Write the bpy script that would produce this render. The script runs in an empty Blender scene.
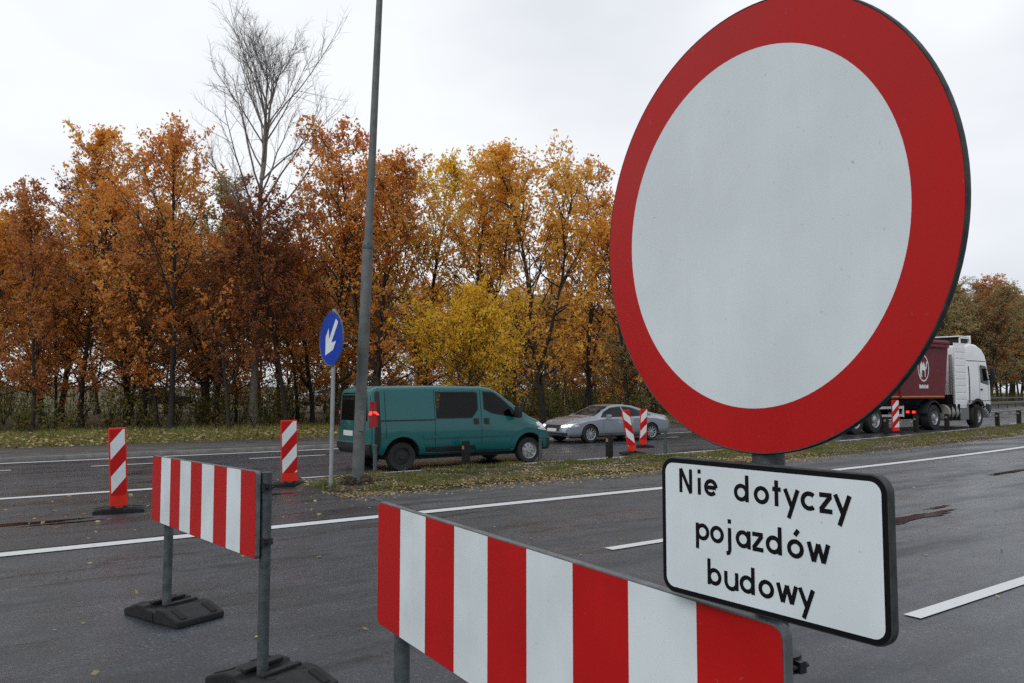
import bpy, bmesh, math, random
import numpy as np
from mathutils import Vector, Matrix, noise
from mathutils.bvhtree import BVHTree
R = math.radians
C = bpy.context.scene.collection
SC = bpy.context.scene
rnd = random.Random(7)

# ------------------------------------------------------------------ camera, world, sun, exposure
EYE, FPX, PITCH = 1.6, 780.0, math.atan(51.5/780.0)
cd = bpy.data.cameras.new('camera'); cam = bpy.data.objects.new('camera', cd); C.objects.link(cam)
cam.location = (0, 0, EYE); cam.rotation_euler = (R(90)+PITCH, 0, 0)
cd.sensor_width = 36; cd.lens = FPX/1024*36; cd.clip_start = .05; cd.clip_end = 3000
SC.camera = cam
SUN_EL, SUN_AZ = R(42), R(215)          # azimuth clockwise from +Y (view direction)
w = bpy.data.worlds.new('World'); SC.world = w; w.use_nodes = True
nt = w.node_tree; nt.nodes.clear()
def N(t, k, **kw):
    n = t.nodes.new(k)
    for a, b in kw.items(): setattr(n, a, b)
    return n
sky = N(nt, 'ShaderNodeTexSky', sky_type='NISHITA', sun_disc=False)
sky.sun_elevation = SUN_EL; sky.sun_rotation = SUN_AZ
b1 = N(nt, 'ShaderNodeBackground'); b1.inputs[1].default_value = .05
nt.links.new(sky.outputs[0], b1.inputs[0])
tc = N(nt, 'ShaderNodeTexCoord'); mp = N(nt, 'ShaderNodeMapping'); mp.inputs['Scale'].default_value = (1, 1, 2.2)
nt.links.new(tc.outputs['Generated'], mp.inputs[0])
nz = N(nt, 'ShaderNodeTexNoise'); nz.inputs['Scale'].default_value = 1.5; nz.inputs['Detail'].default_value = 4
nt.links.new(mp.outputs[0], nz.inputs[0])
cr = N(nt, 'ShaderNodeValToRGB')                       # cloud layer: pale grey to white
cr.color_ramp.elements[0].position = .34; cr.color_ramp.elements[0].color = (.60, .635, .71, 1)
cr.color_ramp.elements[1].position = .70; cr.color_ramp.elements[1].color = (.95, .975, 1.0, 1)
dp = N(nt, 'ShaderNodeVectorMath', operation='DOT_PRODUCT'); dp.inputs[1].default_value = (-.62, .25, .32)
nt.links.new(tc.outputs['Generated'], dp.inputs[0])
sm = N(nt, 'ShaderNodeMath', operation='MULTIPLY_ADD'); sm.inputs[1].default_value = .26
nt.links.new(dp.outputs['Value'], sm.inputs[0]); nt.links.new(nz.outputs['Fac'], sm.inputs[2]); nt.links.new(sm.outputs[0], cr.inputs[0])
b2 = N(nt, 'ShaderNodeBackground'); b2.inputs[1].default_value = 1.0
nt.links.new(cr.outputs[0], b2.inputs[0])
mx = N(nt, 'ShaderNodeMixShader'); mx.inputs[0].default_value = .9
nt.links.new(b1.outputs[0], mx.inputs[1]); nt.links.new(b2.outputs[0], mx.inputs[2])
wo = N(nt, 'ShaderNodeOutputWorld'); nt.links.new(mx.outputs[0], wo.inputs[0])
sd = bpy.data.lights.new('sun', 'SUN'); sd.energy = .8; sd.angle = R(25); sd.color = (1, .97, .92)
so = bpy.data.objects.new('sun', sd); C.objects.link(so)
sv = Vector((math.sin(SUN_AZ)*math.cos(SUN_EL), math.cos(SUN_AZ)*math.cos(SUN_EL), math.sin(SUN_EL)))
so.rotation_euler = sv.to_track_quat('Z', 'Y').to_euler()
SC.view_settings.view_transform = 'Standard'; SC.view_settings.look = 'None'
SC.view_settings.exposure = 0.16; SC.view_settings.gamma = 1; SC.view_settings.use_curve_mapping = False
SC.render.engine = 'CYCLES'; SC.cycles.use_denoising = False; SC.cycles.max_bounces = 6; SC.cycles.transparent_max_bounces = 8
SC.cycles.caustics_reflective = False; SC.cycles.caustics_refractive = False

# ------------------------------------------------------------------ road frame: s along the road, t across it (away from the camera)
TH = math.atan(1088/780.0)
U = Vector((math.sin(TH), math.cos(TH), 0)); NN = Vector((-math.cos(TH), math.sin(TH), 0))
def off(s):
    if s < 10: return 0.0
    if s < 45: return .003*(s-10)**2
    return .003*35**2 + .21*(s-45)
def heading(s): return math.atan(.006*(min(max(s, 10), 45)-10))
YAW = math.atan2(U.y, U.x)
def road(s, t, z=0.0):
    v = U*s + NN*(t+off(s)); return Vector((v.x, v.y, z))
def smooth(a, b, x):
    x = min(1, max(0, (x-a)/(b-a))); return x*x*(3-2*x)
def gh(s, t):
    """height of the open ground"""
    if t < -10: return -.06+.08*smooth(-10.5, -12, t)
    if t < 22.2: return -.06
    z = -.06 + .17*smooth(25.2, 26.0, t)
    z += .10*noise.noise(Vector((s*.25, t*.25, 0)))*smooth(26, 29, t)
    z += 1.5*smooth(42, 56, t)*smooth(4, -3, s) + .012*max(0, t-60)
    return z
def st_of(x, y):
    s = x*U.x+y*U.y; return s, x*NN.x+y*NN.y-off(s)
def ground_at(px, Y):
    """a point on the open ground at depth Y in the photograph's column px"""
    x = (px-512)/FPX*Y; s, t = st_of(x, Y); return Vector((x, Y, gh(s, t)))

# ------------------------------------------------------------------ materials
MATS = {}
def mat(name, col, rough=.5, metal=0.0, var=0.0, vscale=6.0, bump=0.0, bscale=60.0, col2=None, coat=0.0, spec=None, rvar=0.0, emit=0.0):
    if name in MATS: return MATS[name]
    m = bpy.data.materials.new(name); m.use_nodes = True; t = m.node_tree
    p = t.nodes['Principled BSDF']; L = t.links.new
    p.inputs['Base Color'].default_value = (*col, 1); p.inputs['Roughness'].default_value = rough; p.inputs['Metallic'].default_value = metal
    if coat: p.inputs['Coat Weight'].default_value = coat; p.inputs['Coat Roughness'].default_value = .08
    if spec is not None: p.inputs['Specular IOR Level'].default_value = spec
    if emit: p.inputs['Emission Color'].default_value = (*col, 1); p.inputs['Emission Strength'].default_value = emit
    if var or bump or col2 or rvar:
        c = N(t, 'ShaderNodeTexCoord')
    if var or col2 or rvar:
        n = N(t, 'ShaderNodeTexNoise'); n.inputs['Scale'].default_value = vscale; n.inputs['Detail'].default_value = 6; n.inputs['Roughness'].default_value = .65
        L(c.outputs['Object'], n.inputs[0])
        r = N(t, 'ShaderNodeValToRGB'); r.color_ramp.elements[0].position = .3; r.color_ramp.elements[1].position = .7
        a = tuple(x*(1-var) for x in col); b = col2 or tuple(min(1, x*(1+var)) for x in col)
        r.color_ramp.elements[0].color = (*a, 1); r.color_ramp.elements[1].color = (*b, 1)
        L(n.outputs['Fac'], r.inputs[0]); L(r.outputs[0], p.inputs['Base Color'])
        if rvar:
            mr = N(t, 'ShaderNodeMapRange'); mr.inputs['From Min'].default_value = .3; mr.inputs['From Max'].default_value = .7
            mr.inputs['To Min'].default_value = max(0, rough-rvar); mr.inputs['To Max'].default_value = min(1, rough+rvar)
            L(n.outputs['Fac'], mr.inputs[0]); L(mr.outputs[0], p.inputs['Roughness'])
    if bump:
        n2 = N(t, 'ShaderNodeTexNoise'); n2.inputs['Scale'].default_value = bscale; n2.inputs['Detail'].default_value = 4
        L(c.outputs['Object'], n2.inputs[0])
        bp = N(t, 'ShaderNodeBump'); bp.inputs['Strength'].default_value = bump; bp.inputs['Distance'].default_value = .02
        L(n2.outputs['Fac'], bp.inputs['Height']); L(bp.outputs[0], p.inputs['Normal'])
    MATS[name] = m; return m
def leafmat(name, cols, trans=.55):
    m = bpy.data.materials.new(name); m.use_nodes = True; t = m.node_tree; L = t.links.new
    p = t.nodes['Principled BSDF']; g = N(t, 'ShaderNodeNewGeometry')
    r = N(t, 'ShaderNodeValToRGB'); e = r.color_ramp.elements
    e[0].position = 0; e[0].color = (*cols[0], 1); e[1].position = 1; e[1].color = (*cols[-1], 1)
    for i, c in enumerate(cols[1:-1]):
        x = e.new((i+1)/(len(cols)-1)); x.color = (*c, 1)
    # large soft colour drift through the crown so that boughs differ from one another
    c = N(t, 'ShaderNodeTexCoord'); n = N(t, 'ShaderNodeTexNoise'); n.inputs['Scale'].default_value = .55; n.inputs['Detail'].default_value = 2
    L(c.outputs['Object'], n.inputs[0])
    ma = N(t, 'ShaderNodeMath', operation='MULTIPLY_ADD'); ma.inputs[1].default_value = .48
    L(g.outputs['Random Per Island'], ma.inputs[0])
    mb = N(t, 'ShaderNodeMapRange'); mb.inputs['From Min'].default_value = .3; mb.inputs['From Max'].default_value = .7; mb.inputs['To Max'].default_value = .55
    L(n.outputs['Fac'], mb.inputs[0]); L(mb.outputs[0], ma.inputs[2]); L(ma.outputs[0], r.inputs[0])
    oi = N(t, 'ShaderNodeObjectInfo'); hs = N(t, 'ShaderNodeHueSaturation')
    mh = N(t, 'ShaderNodeMapRange'); mh.inputs['To Min'].default_value = .49; mh.inputs['To Max'].default_value = .512
    mv = N(t, 'ShaderNodeMapRange'); mv.inputs['To Min'].default_value = 1.0; mv.inputs['To Max'].default_value = 1.22
    L(oi.outputs['Random'], mh.inputs[0]); L(oi.outputs['Random'], mv.inputs[0]); L(mh.outputs[0], hs.inputs['Hue']); L(mv.outputs[0], hs.inputs['Value'])
    L(r.outputs[0], hs.inputs['Color'])
    L(hs.outputs[0], p.inputs['Base Color']); p.inputs['Roughness'].default_value = .55; p.inputs['Specular IOR Level'].default_value = .3
    tr = N(t, 'ShaderNodeBsdfTranslucent'); L(hs.outputs[0], tr.inputs[0])
    ms = N(t, 'ShaderNodeMixShader'); ms.inputs[0].default_value = trans
    L(p.outputs[0], ms.inputs[1]); L(tr.outputs[0], ms.inputs[2]); L(ms.outputs[0], t.nodes['Material Output'].inputs[0])
    return m
def asphalt(name, base, sheen, stretch=True):
    m = bpy.data.materials.new(name); m.use_nodes = True; t = m.node_tree; L = t.links.new
    p = t.nodes['Principled BSDF']; g = N(t, 'ShaderNodeNewGeometry')
    rot = N(t, 'ShaderNodeMapping'); rot.vector_type = 'POINT'; rot.inputs['Rotation'].default_value = (0, 0, -YAW)
    L(g.outputs['Position'], rot.inputs[0])
    st = N(t, 'ShaderNodeMapping'); st.inputs['Scale'].default_value = (.16, .9, 1); L(rot.outputs[0], st.inputs[0])
    def noi(src, sc, det=4, ro=.6):
        n = N(t, 'ShaderNodeTexNoise'); n.inputs['Scale'].default_value = sc; n.inputs['Detail'].default_value = det; n.inputs['Roughness'].default_value = ro
        L(src.outputs[0], n.inputs[0]); return n
    def rng(src, a, b, c, d):
        r = N(t, 'ShaderNodeMapRange'); r.inputs['From Min'].default_value = a; r.inputs['From Max'].default_value = b
        r.inputs['To Min'].default_value = c; r.inputs['To Max'].default_value = d; L(src, r.inputs[0]); return r
    p.inputs['Specular IOR Level'].default_value = .62
    grain = noi(rot, 42, 7, .85); big = noi(st, 1.3, 5); mid = noi(rot, 2.2, 6); stain = noi(st, 3.1, 6, .7)
    def mul(a, b):
        x = N(t, 'ShaderNodeMath', operation='MULTIPLY'); L(a, x.inputs[0]); L(b, x.inputs[1]); return x.outputs[0]
    v = mul(rng(grain.outputs['Fac'], .35, .65, .5, 1.5).outputs[0], rng(big.outputs['Fac'], .35, .65, .62, 1.32).outputs[0])
    v = mul(v, rng(mid.outputs['Fac'], .33, .67, .72, 1.22).outputs[0])
    v = mul(v, rng(stain.outputs['Fac'], .36, .50, .38, 1.0).outputs[0])
    chip = N(t, 'ShaderNodeTexVoronoi', feature='F1'); chip.inputs['Scale'].default_value = 62; L(rot.outputs[0], chip.inputs[0])
    cbw = N(t, 'ShaderNodeSeparateColor'); L(chip.outputs['Color'], cbw.inputs[0])
    crr = N(t, 'ShaderNodeValToRGB'); ce = crr.color_ramp.elements; ce[0].position = 0; ce[0].color = (.16, .16, .16, 1); ce[1].position = 1; ce[1].color = (.8, .8, .8, 1)
    for q, c in ((.5, .24), (.90, .32), (.97, .5)): x = ce.new(q); x.color = (c, c, c, 1)
    L(cbw.outputs[0], crr.inputs[0]); v = mul(v, rng(crr.outputs[0], 0, 1, .5, 2.9).outputs[0])
    # cracks and seams with a shape of their own
    vo = N(t, 'ShaderNodeTexVoronoi', feature='DISTANCE_TO_EDGE'); vo.inputs['Scale'].default_value = .42
    wob = N(t, 'ShaderNodeMixRGB', blend_type='ADD'); wob.inputs[0].default_value = .35
    wn = noi(rot, 1.7, 5); L(st.outputs[0], wob.inputs[1]); L(wn.outputs['Color'], wob.inputs[2]); L(wob.outputs[0], vo.inputs[0])
    vc = rng(vo.outputs['Distance'], 0, .02, 0, 1); vm = rng(mid.outputs['Fac'], .50, .56, 0, 1)
    mxx = N(t, 'ShaderNodeMath', operation='MAXIMUM'); L(vc.outputs[0], mxx.inputs[0]); L(vm.outputs[0], mxx.inputs[1])
    v = mul(v, rng(mxx.outputs[0], 0, 1, .15, 1).outputs[0])
    cc = N(t, 'ShaderNodeMixRGB', blend_type='MULTIPLY'); cc.inputs[0].default_value = 1; cc.inputs[1].default_value = (*base, 1)
    L(v, cc.inputs[2]); L(cc.outputs[0], p.inputs['Base Color'])
    ro = rng(big.outputs['Fac'], .40, .60, sheen+.14, sheen-.2); gr_ = rng(grain.outputs['Fac'], .35, .65, -.14, .14); ad = N(t, 'ShaderNodeMath', operation='ADD'); ad.use_clamp = True
    L(ro.outputs[0], ad.inputs[0]); L(gr_.outputs[0], ad.inputs[1]); L(ad.outputs[0], p.inputs['Roughness'])
    bp = N(t, 'ShaderNodeBump'); bp.inputs['Strength'].default_value = .6; bp.inputs['Distance'].default_value = .008
    L(grain.outputs['Fac'], bp.inputs['Height']); L(bp.outputs[0], p.inputs['Normal'])
    return m
def linemat():
    m = bpy.data.materials.new('road paint'); m.use_nodes = True; t = m.node_tree; L = t.links.new
    p = t.nodes['Principled BSDF']; g = N(t, 'ShaderNodeNewGeometry')
    n = N(t, 'ShaderNodeTexNoise'); n.inputs['Scale'].default_value = 9; n.inputs['Detail'].default_value = 8; n.inputs['Roughness'].default_value = .75
    L(g.outputs['Position'], n.inputs[0])
    r = N(t, 'ShaderNodeValToRGB'); r.color_ramp.elements[0].position = .29; r.color_ramp.elements[0].color = (.2, .2, .2, 1)
    r.color_ramp.elements[1].position = .40; r.color_ramp.elements[1].color = (.60, .615, .62, 1)
    L(n.outputs['Fac'], r.inputs[0]); L(r.outputs[0], p.inputs['Base Color']); p.inputs['Roughness'].default_value = .5
    return m
M_asph = asphalt('wet asphalt', (.038, .0435, .053), .41)
M_walk = asphalt('pavement asphalt', (.075, .072, .068), .6)
M_line = linemat()
def sheet_mat(name, col, spec):
    m = bpy.data.materials.new(name); m.use_nodes = True; t = m.node_tree; L = t.links.new; p = t.nodes['Principled BSDF']
    c = N(t, 'ShaderNodeTexCoord'); mp_ = N(t, 'ShaderNodeMapping'); mp_.inputs['Scale'].default_value = (9, 9, 1.1); L(c.outputs['Object'], mp_.inputs[0])
    a = N(t, 'ShaderNodeTexNoise'); a.inputs['Scale'].default_value = 2.2; a.inputs['Detail'].default_value = 7; a.inputs['Roughness'].default_value = .7; L(mp_.outputs[0], a.inputs[0])
    b = N(t, 'ShaderNodeTexNoise'); b.inputs['Scale'].default_value = 3.4; b.inputs['Detail'].default_value = 6; L(c.outputs['Object'], b.inputs[0])
    d = N(t, 'ShaderNodeTexNoise'); d.inputs['Scale'].default_value = 46; d.inputs['Detail'].default_value = 5; d.inputs['Roughness'].default_value = .75; L(c.outputs['Object'], d.inputs[0])
    def rg(src, x0, x1, y0, y1):
        r = N(t, 'ShaderNodeMapRange'); r.inputs['From Min'].default_value = x0; r.inputs['From Max'].default_value = x1; r.inputs['To Min'].default_value = y0; r.inputs['To Max'].default_value = y1; L(src, r.inputs[0]); return r.outputs[0]
    mu = N(t, 'ShaderNodeMath', operation='MULTIPLY'); L(rg(a.outputs['Fac'], .35, .65, .98, 1.01), mu.inputs[0]); L(rg(b.outputs['Fac'], .35, .65, .92, 1.04), mu.inputs[1])
    m1 = N(t, 'ShaderNodeMixRGB', blend_type='MULTIPLY'); m1.inputs[0].default_value = 1; m1.inputs[1].default_value = (*col, 1); L(mu.outputs[0], m1.inputs[2])
    m2 = N(t, 'ShaderNodeMixRGB'); L(rg(d.outputs['Fac'], .66, .74, 0, .65), m2.inputs[0]); L(m1.outputs[0], m2.inputs[1]); m2.inputs[2].default_value = (.16, .145, .125, 1)
    L(m2.outputs[0], p.inputs['Base Color']); L(rg(b.outputs['Fac'], .35, .65, .34, .52), p.inputs['Roughness']); p.inputs['Specular IOR Level'].default_value = spec
    return m
M_red = sheet_mat('red retroreflective sheet', (.47, .008, .008), .22)
M_white = sheet_mat('white retroreflective sheet', (.69, .76, .785), .25)
M_black = mat('black lettering', (.006, .006, .008), .5, spec=.12)
M_alu = mat('grey painted metal', (.13, .14, .145), .5, .2, var=.35, vscale=14, spec=.3)
M_rim = mat('dark weathered sign edge', (.04, .046, .045), .55, .0, var=.5, vscale=30, spec=.3)
M_galv = mat('galvanised steel', (.075, .087, .09), .5, .2, var=.4, vscale=18, bump=.15, bscale=90, spec=.3)
M_rubber = mat('recycled rubber', (.016, .016, .018), .6, var=.5, vscale=12, bump=.25, bscale=110, spec=.3)
M_redpl = mat('red orange plastic', (.66, .03, .014), .42, var=.12, vscale=10, spec=.25)
M_blue = sheet_mat('blue sign sheet', (.008, .05, .40), .2)
M_bolt = mat('dark bolt steel', (.04, .042, .045), .45, .7)
M_pole = mat('weathered grey pole', (.118, .126, .122), .65, .0, var=.35, vscale=5, bump=.2)
M_wood = mat('dark weathered timber', (.022, .020, .018), .85, var=.45, vscale=9, bump=.5, spec=.2)
M_soil = mat('dark soil', (.035, .026, .018), .9, var=.5, vscale=8, bump=.8, bscale=30)
M_bark = mat('dark bark', (.030, .024, .019), .9, var=.45, vscale=7, bump=.8, bscale=25)
M_barkg = mat('grey bark', (.19, .175, .16), .85, var=.4, vscale=6, bump=.6, bscale=25)
M_tyre = mat('tyre rubber', (.012, .012, .013), .75, var=.25, vscale=20)
M_glass = mat('dark vehicle glass', (.004, .005, .006), .05, spec=.16, bump=.3, bscale=3.0)
def glass_mat():
    m = bpy.data.materials.new('tinted window glass'); m.use_nodes = True; t = m.node_tree; L = t.links.new
    tr = N(t, 'ShaderNodeBsdfTransparent'); tr.inputs[0].default_value = (.40, .44, .43, 1)
    gl = N(t, 'ShaderNodeBsdfGlossy'); gl.inputs['Roughness'].default_value = .03; fr = N(t, 'ShaderNodeFresnel'); fr.inputs[0].default_value = 1.38
    mx_ = N(t, 'ShaderNodeMixShader'); L(fr.outputs[0], mx_.inputs[0]); L(tr.outputs[0], mx_.inputs[1]); L(gl.outputs[0], mx_.inputs[2]); L(mx_.outputs[0], t.nodes['Material Output'].inputs[0])
    return m
M_win = glass_mat()
M_plast = mat('dark grey plastic', (.02, .022, .024), .55, var=.2, spec=.3)
M_rimm = mat('silver wheel metal', (.42, .43, .44), .35, .7)
M_void = mat('wheel arch lining', (.008, .008, .008), .9)
M_plate = mat('number plate', (.66, .67, .64), .4)
M_tail = mat('red tail lamp lens', (.26, .004, .006), .2, spec=.3)
M_lamp = mat('clear headlamp lens', (.62, .64, .65), .1, coat=.5)
M_kerb = mat('concrete kerb', (.16, .155, .145), .8, var=.35, vscale=4, bump=.4)

# ------------------------------------------------------------------ object helpers
def tag(o, label=None, cat=None, group=None, kind=None):
    if label: o['label'] = label
    if cat: o['category'] = cat
    if group: o['group'] = group
    if kind: o['kind'] = kind
    return o
def thing(name, label, cat, loc=(0, 0, 0), rz=0.0, group=None):
    o = bpy.data.objects.new(name, None); C.objects.link(o); o.location = loc; o.rotation_euler = (0, 0, rz)
    o.empty_display_size = .2
    return tag(o, label, cat, group)
def link_mesh(name, me, mats, parent=None):
    for m in (mats if isinstance(mats, (list, tuple)) else [mats]): me.materials.append(m)
    o = bpy.data.objects.new(name, me); C.objects.link(o)
    if parent: o.parent = parent
    return o
def obj(name, bm, mats, parent=None, smooth=None, bevel=0.0):
    if bevel:
        es = [e for e in bm.edges if len(e.link_faces) == 2 and e.calc_face_angle(0) > .6]
        bmesh.ops.bevel(bm, geom=es, offset=bevel, segments=2, affect='EDGES', profile=.6)
    me = bpy.data.meshes.new(name); bm.normal_update(); bm.to_mesh(me); bm.free()
    if smooth is not None:
        me.polygons.foreach_set('use_smooth', [True]*len(me.polygons)); me.set_sharp_from_angle(angle=R(smooth))
    return link_mesh(name, me, mats, parent)
def fast_mesh(name, V, F, mats, parent=None, smooth=False):
    """numpy arrays -> mesh; F is (n,3) or (n,4)"""
    me = bpy.data.meshes.new(name); V = np.asarray(V, np.float32); F = np.asarray(F, np.int32)
    k = F.shape[1]
    me.vertices.add(len(V)); me.vertices.foreach_set('co', V.ravel())
    me.loops.add(F.size); me.loops.foreach_set('vertex_index', F.ravel())
    me.polygons.add(len(F)); me.polygons.foreach_set('loop_start', np.arange(0, F.size, k, dtype=np.int32))
    try: me.polygons.foreach_set('loop_total', np.full(len(F), k, np.int32))
    except Exception: pass
    me.update(calc_edges=True); me.validate()
    if smooth: me.polygons.foreach_set('use_smooth', [True]*len(F))
    return link_mesh(name, me, mats, parent)
def add_box(bm, c, d, mi=0, rot=None):
    v0 = len(bm.verts)
    r = bmesh.ops.create_cube(bm, size=1, matrix=Matrix.Translation(c) @ (rot.to_4x4() if rot else Matrix()) @ Matrix.Diagonal((*d, 1)))
    for f in {f for v in r['verts'] for f in v.link_faces}: f.material_index = mi
    return r['verts']
def box(c, d, rot=None):
    bm = bmesh.new(); add_box(bm, c, d, 0, rot); return bm
def add_tube(bm, pts, rad, n=12, caps=True, mi=0):
    pts = [Vector(p) for p in pts]; rad = rad if isinstance(rad, (list, tuple)) else [rad]*len(pts)
    rings = []; ref = None
    for i, p in enumerate(pts):
        d = (pts[min(i+1, len(pts)-1)]-pts[max(i-1, 0)]).normalized()
        if ref is None: ref = d.orthogonal()
        a = (ref-d*ref.dot(d)).normalized(); b = d.cross(a); ref = a
        rings.append([bm.verts.new(p+rad[i]*(a*math.cos(2*math.pi*k/n)+b*math.sin(2*math.pi*k/n))) for k in range(n)])
    for r0, r1 in zip(rings, rings[1:]):
        for k in range(n):
            f = bm.faces.new((r0[k], r0[(k+1) % n], r1[(k+1) % n], r1[k])); f.material_index = mi
    if caps:
        bm.faces.new(rings[0][::-1]).material_index = mi; bm.faces.new(rings[-1]).material_index = mi
def tube(pts, rad, n=12):
    bm = bmesh.new(); add_tube(bm, pts, rad, n); return bm
def prism(poly, y0, y1, axis='y', bm=None, mi=0):
    """polygon extruded along an axis"""
    bm = bm or bmesh.new()
    def mk(a, b, d): return {'y': (a, d, b), 'x': (d, a, b), 'z': (a, b, d)}[axis]
    A = [bm.verts.new(mk(a, b, y0)) for a, b in poly]; B = [bm.verts.new(mk(a, b, y1)) for a, b in poly]
    k = len(poly); fs = [bm.faces.new(A), bm.faces.new(B[::-1])]
    for i in range(k): fs.append(bm.faces.new((A[i], B[i], B[(i+1) % k], A[(i+1) % k])))
    for f in fs: f.material_index = mi
    bmesh.ops.recalc_face_normals(bm, faces=fs)
    return bm
def rrect(x0, z0, x1, z1, r, n=5):
    o = []
    for cx, cz, a in ((x1-r, z1-r, 0), (x0+r, z1-r, 90), (x0+r, z0+r, 180), (x1-r, z0+r, 270)):
        for i in range(n+1): o.append((cx+r*math.cos(R(a+90*i/n)), cz+r*math.sin(R(a+90*i/n))))
    return o
def circle(cx, cz, r, n=48): return [(cx+r*math.cos(2*math.pi*i/n), cz+r*math.sin(2*math.pi*i/n)) for i in range(n)]
def lathe(prof, n=32, axis='y', bm=None, c=(0, 0, 0), mi=0, caps=True):
    bm = bm or bmesh.new(); rings = []
    for r, h in prof:
        ring = []
        for k in range(n):
            a = 2*math.pi*k/n; x, z = r*math.cos(a), r*math.sin(a)
            ring.append(bm.verts.new(Vector(c)+Vector((x, h, z) if axis == 'y' else (x, z, h))))
        rings.append(ring)
    for r0, r1 in zip(rings, rings[1:]):
        for k in range(n):
            f = bm.faces.new((r0[k], r1[k], r1[(k+1) % n], r0[(k+1) % n])); f.material_index = mi
    for rg in (rings[0], rings[-1]) if caps else ():
        if (rg[0].co-rg[n//2].co).length > 1e-4: bm.faces.new(rg).material_index = mi
    bmesh.ops.recalc_face_normals(bm, faces=bm.faces[:])
    return bm
def dup(root, loc, rz, label=None, group=None, scale=None):
    r = root.copy(); C.objects.link(r); r.location = loc; r.rotation_euler = (0, 0, rz)
    if label: r['label'] = label
    if group: r['group'] = group
    if scale: r.scale = scale
    for ch in root.children:
        c = ch.copy(); C.objects.link(c); c.parent = r
        for g in ch.children:
            d = g.copy(); C.objects.link(d); d.parent = c
    return r

# ------------------------------------------------------------------ setting: ground, roads, paths
def grid_mesh(name, ss, ts, zf, m):
    V = []; F = []
    for s in ss:
        for t in ts: p = road(s, t); V.append((p.x, p.y, zf(s, t)))
    k = len(ts)
    for i in range(len(ss)-1):
        for j in range(k-1): a = i*k+j; F.append((a, a+k, a+k+1, a+1))
    return fast_mesh(name, V, F, m, None, True)
def ground_mat():
    m = bpy.data.materials.new('leafy ground'); m.use_nodes = True; t = m.node_tree; L = t.links.new
    p = t.nodes['Principled BSDF']; g = N(t, 'ShaderNodeNewGeometry'); p.inputs['Roughness'].default_value = .95
    n = N(t, 'ShaderNodeTexNoise'); n.inputs['Scale'].default_value = .5; n.inputs['Detail'].default_value = 8; n.inputs['Roughness'].default_value = .7
    n2 = N(t, 'ShaderNodeTexNoise'); n2.inputs['Scale'].default_value = 11; n2.inputs['Detail'].default_value = 6
    L(g.outputs['Position'], n.inputs[0]); L(g.outputs['Position'], n2.inputs[0])
    r = N(t, 'ShaderNodeValToRGB'); e = r.color_ramp.elements
    e[0].position = .3; e[0].color = (.04, .04, .016, 1); e[1].position = .7; e[1].color = (.13, .072, .032, 1)
    x = e.new(.5); x.color = (.085, .068, .025, 1)
    mxn = N(t, 'ShaderNodeMath', operation='MULTIPLY_ADD'); mxn.inputs[1].default_value = .5
    L(n2.outputs['Fac'], mxn.inputs[0]); hl = N(t, 'ShaderNodeMath', operation='MULTIPLY'); hl.inputs[1].default_value = .5
    L(n.outputs['Fac'], hl.inputs[0]); L(hl.outputs[0], mxn.inputs[2]); L(mxn.outputs[0], r.inputs[0]); L(r.outputs[0], p.inputs['Base Color'])
    bp = N(t, 'ShaderNodeBump'); bp.inputs['Distance'].default_value = .08; L(n2.outputs['Fac'], bp.inputs['Height']); L(bp.outputs[0], p.inputs['Normal'])
    return m
M_ground = ground_mat()
ssg = [-900, -500, -300, -200, -140]+[-100+2.5*i for i in range(90)]+[140, 170, 220, 320, 500, 900]
tsg = [-600, -300, -150, -80, -40, -20, -13, -12, -11, -10.4, -9.9, 0, 10, 21.6, 22.2, 25.2, 25.6, 26]+[27+1.5*i for i in range(40)]+[90, 110, 150, 220, 350, 600]
tag(grid_mesh('ground', ssg, tsg, gh, M_ground), kind='structure')
ssr = [-300, -150, -80, -40]+[-20+2*i for i in range(70)]+[130, 160, 200, 260, 350, 500]
tag(grid_mesh('road', ssr, [-10, 0, 10, 21.75], lambda s, t: 0.0, M_asph), kind='structure')
def patch(name, s0, s1, t0, t1, m, seed):
    """a resurfaced area with a slightly wandering edge"""
    n = 60; V = []; F = []
    for i in range(n+1):
        s = s0+(s1-s0)*i/n
        for k in range(9):
            t = t0+(t1-t0)*k/8; e = .06*noise.noise(Vector((s*1.3, k*1.7, seed))) if k in (0, 8) else 0
            se = s+(.25*noise.noise(Vector((t*1.9, i, seed))) if i in (0, n) else 0); p = road(se, t+e); V.append((p.x, p.y, .004))
    for i in range(n):
        for k in range(8): a = i*9+k; F.append((a, a+9, a+10, a+1))
    return tag(fast_mesh(name, V, F, m), kind='structure')
patch('crossover_asphalt', -40, 4.9, 9.5, 13.98, asphalt('crossover asphalt', (.027, .030, .036), .40), 3)
patch('shoulder_asphalt', 5.2, 60, 9.5, 11.6, asphalt('shoulder asphalt', (.050, .054, .060), .55), 7)
def sweep(name, prof, ss, m):
    """profile of (t, z) swept along the road"""
    V = []; F = []; k = len(prof)
    for s in ss:
        for t, z in prof: p = road(s, t); V.append((p.x, p.y, z))
    for i in range(len(ss)-1):
        for j in range(k-1): a = i*k+j; F.append((a, a+k, a+k+1, a+1))
    return fast_mesh(name, V, F, m)
tag(sweep('kerb', [(21.72, -.03), (21.73, .085), (21.75, .1), (21.88, .1), (21.88, -.03)], ssr, M_kerb), kind='structure')
tag(sweep('pavement', [(21.885, -.05), (21.885, .096), (25.35, .098), (25.37, -.05)], ssr, M_walk), kind='structure')
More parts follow.
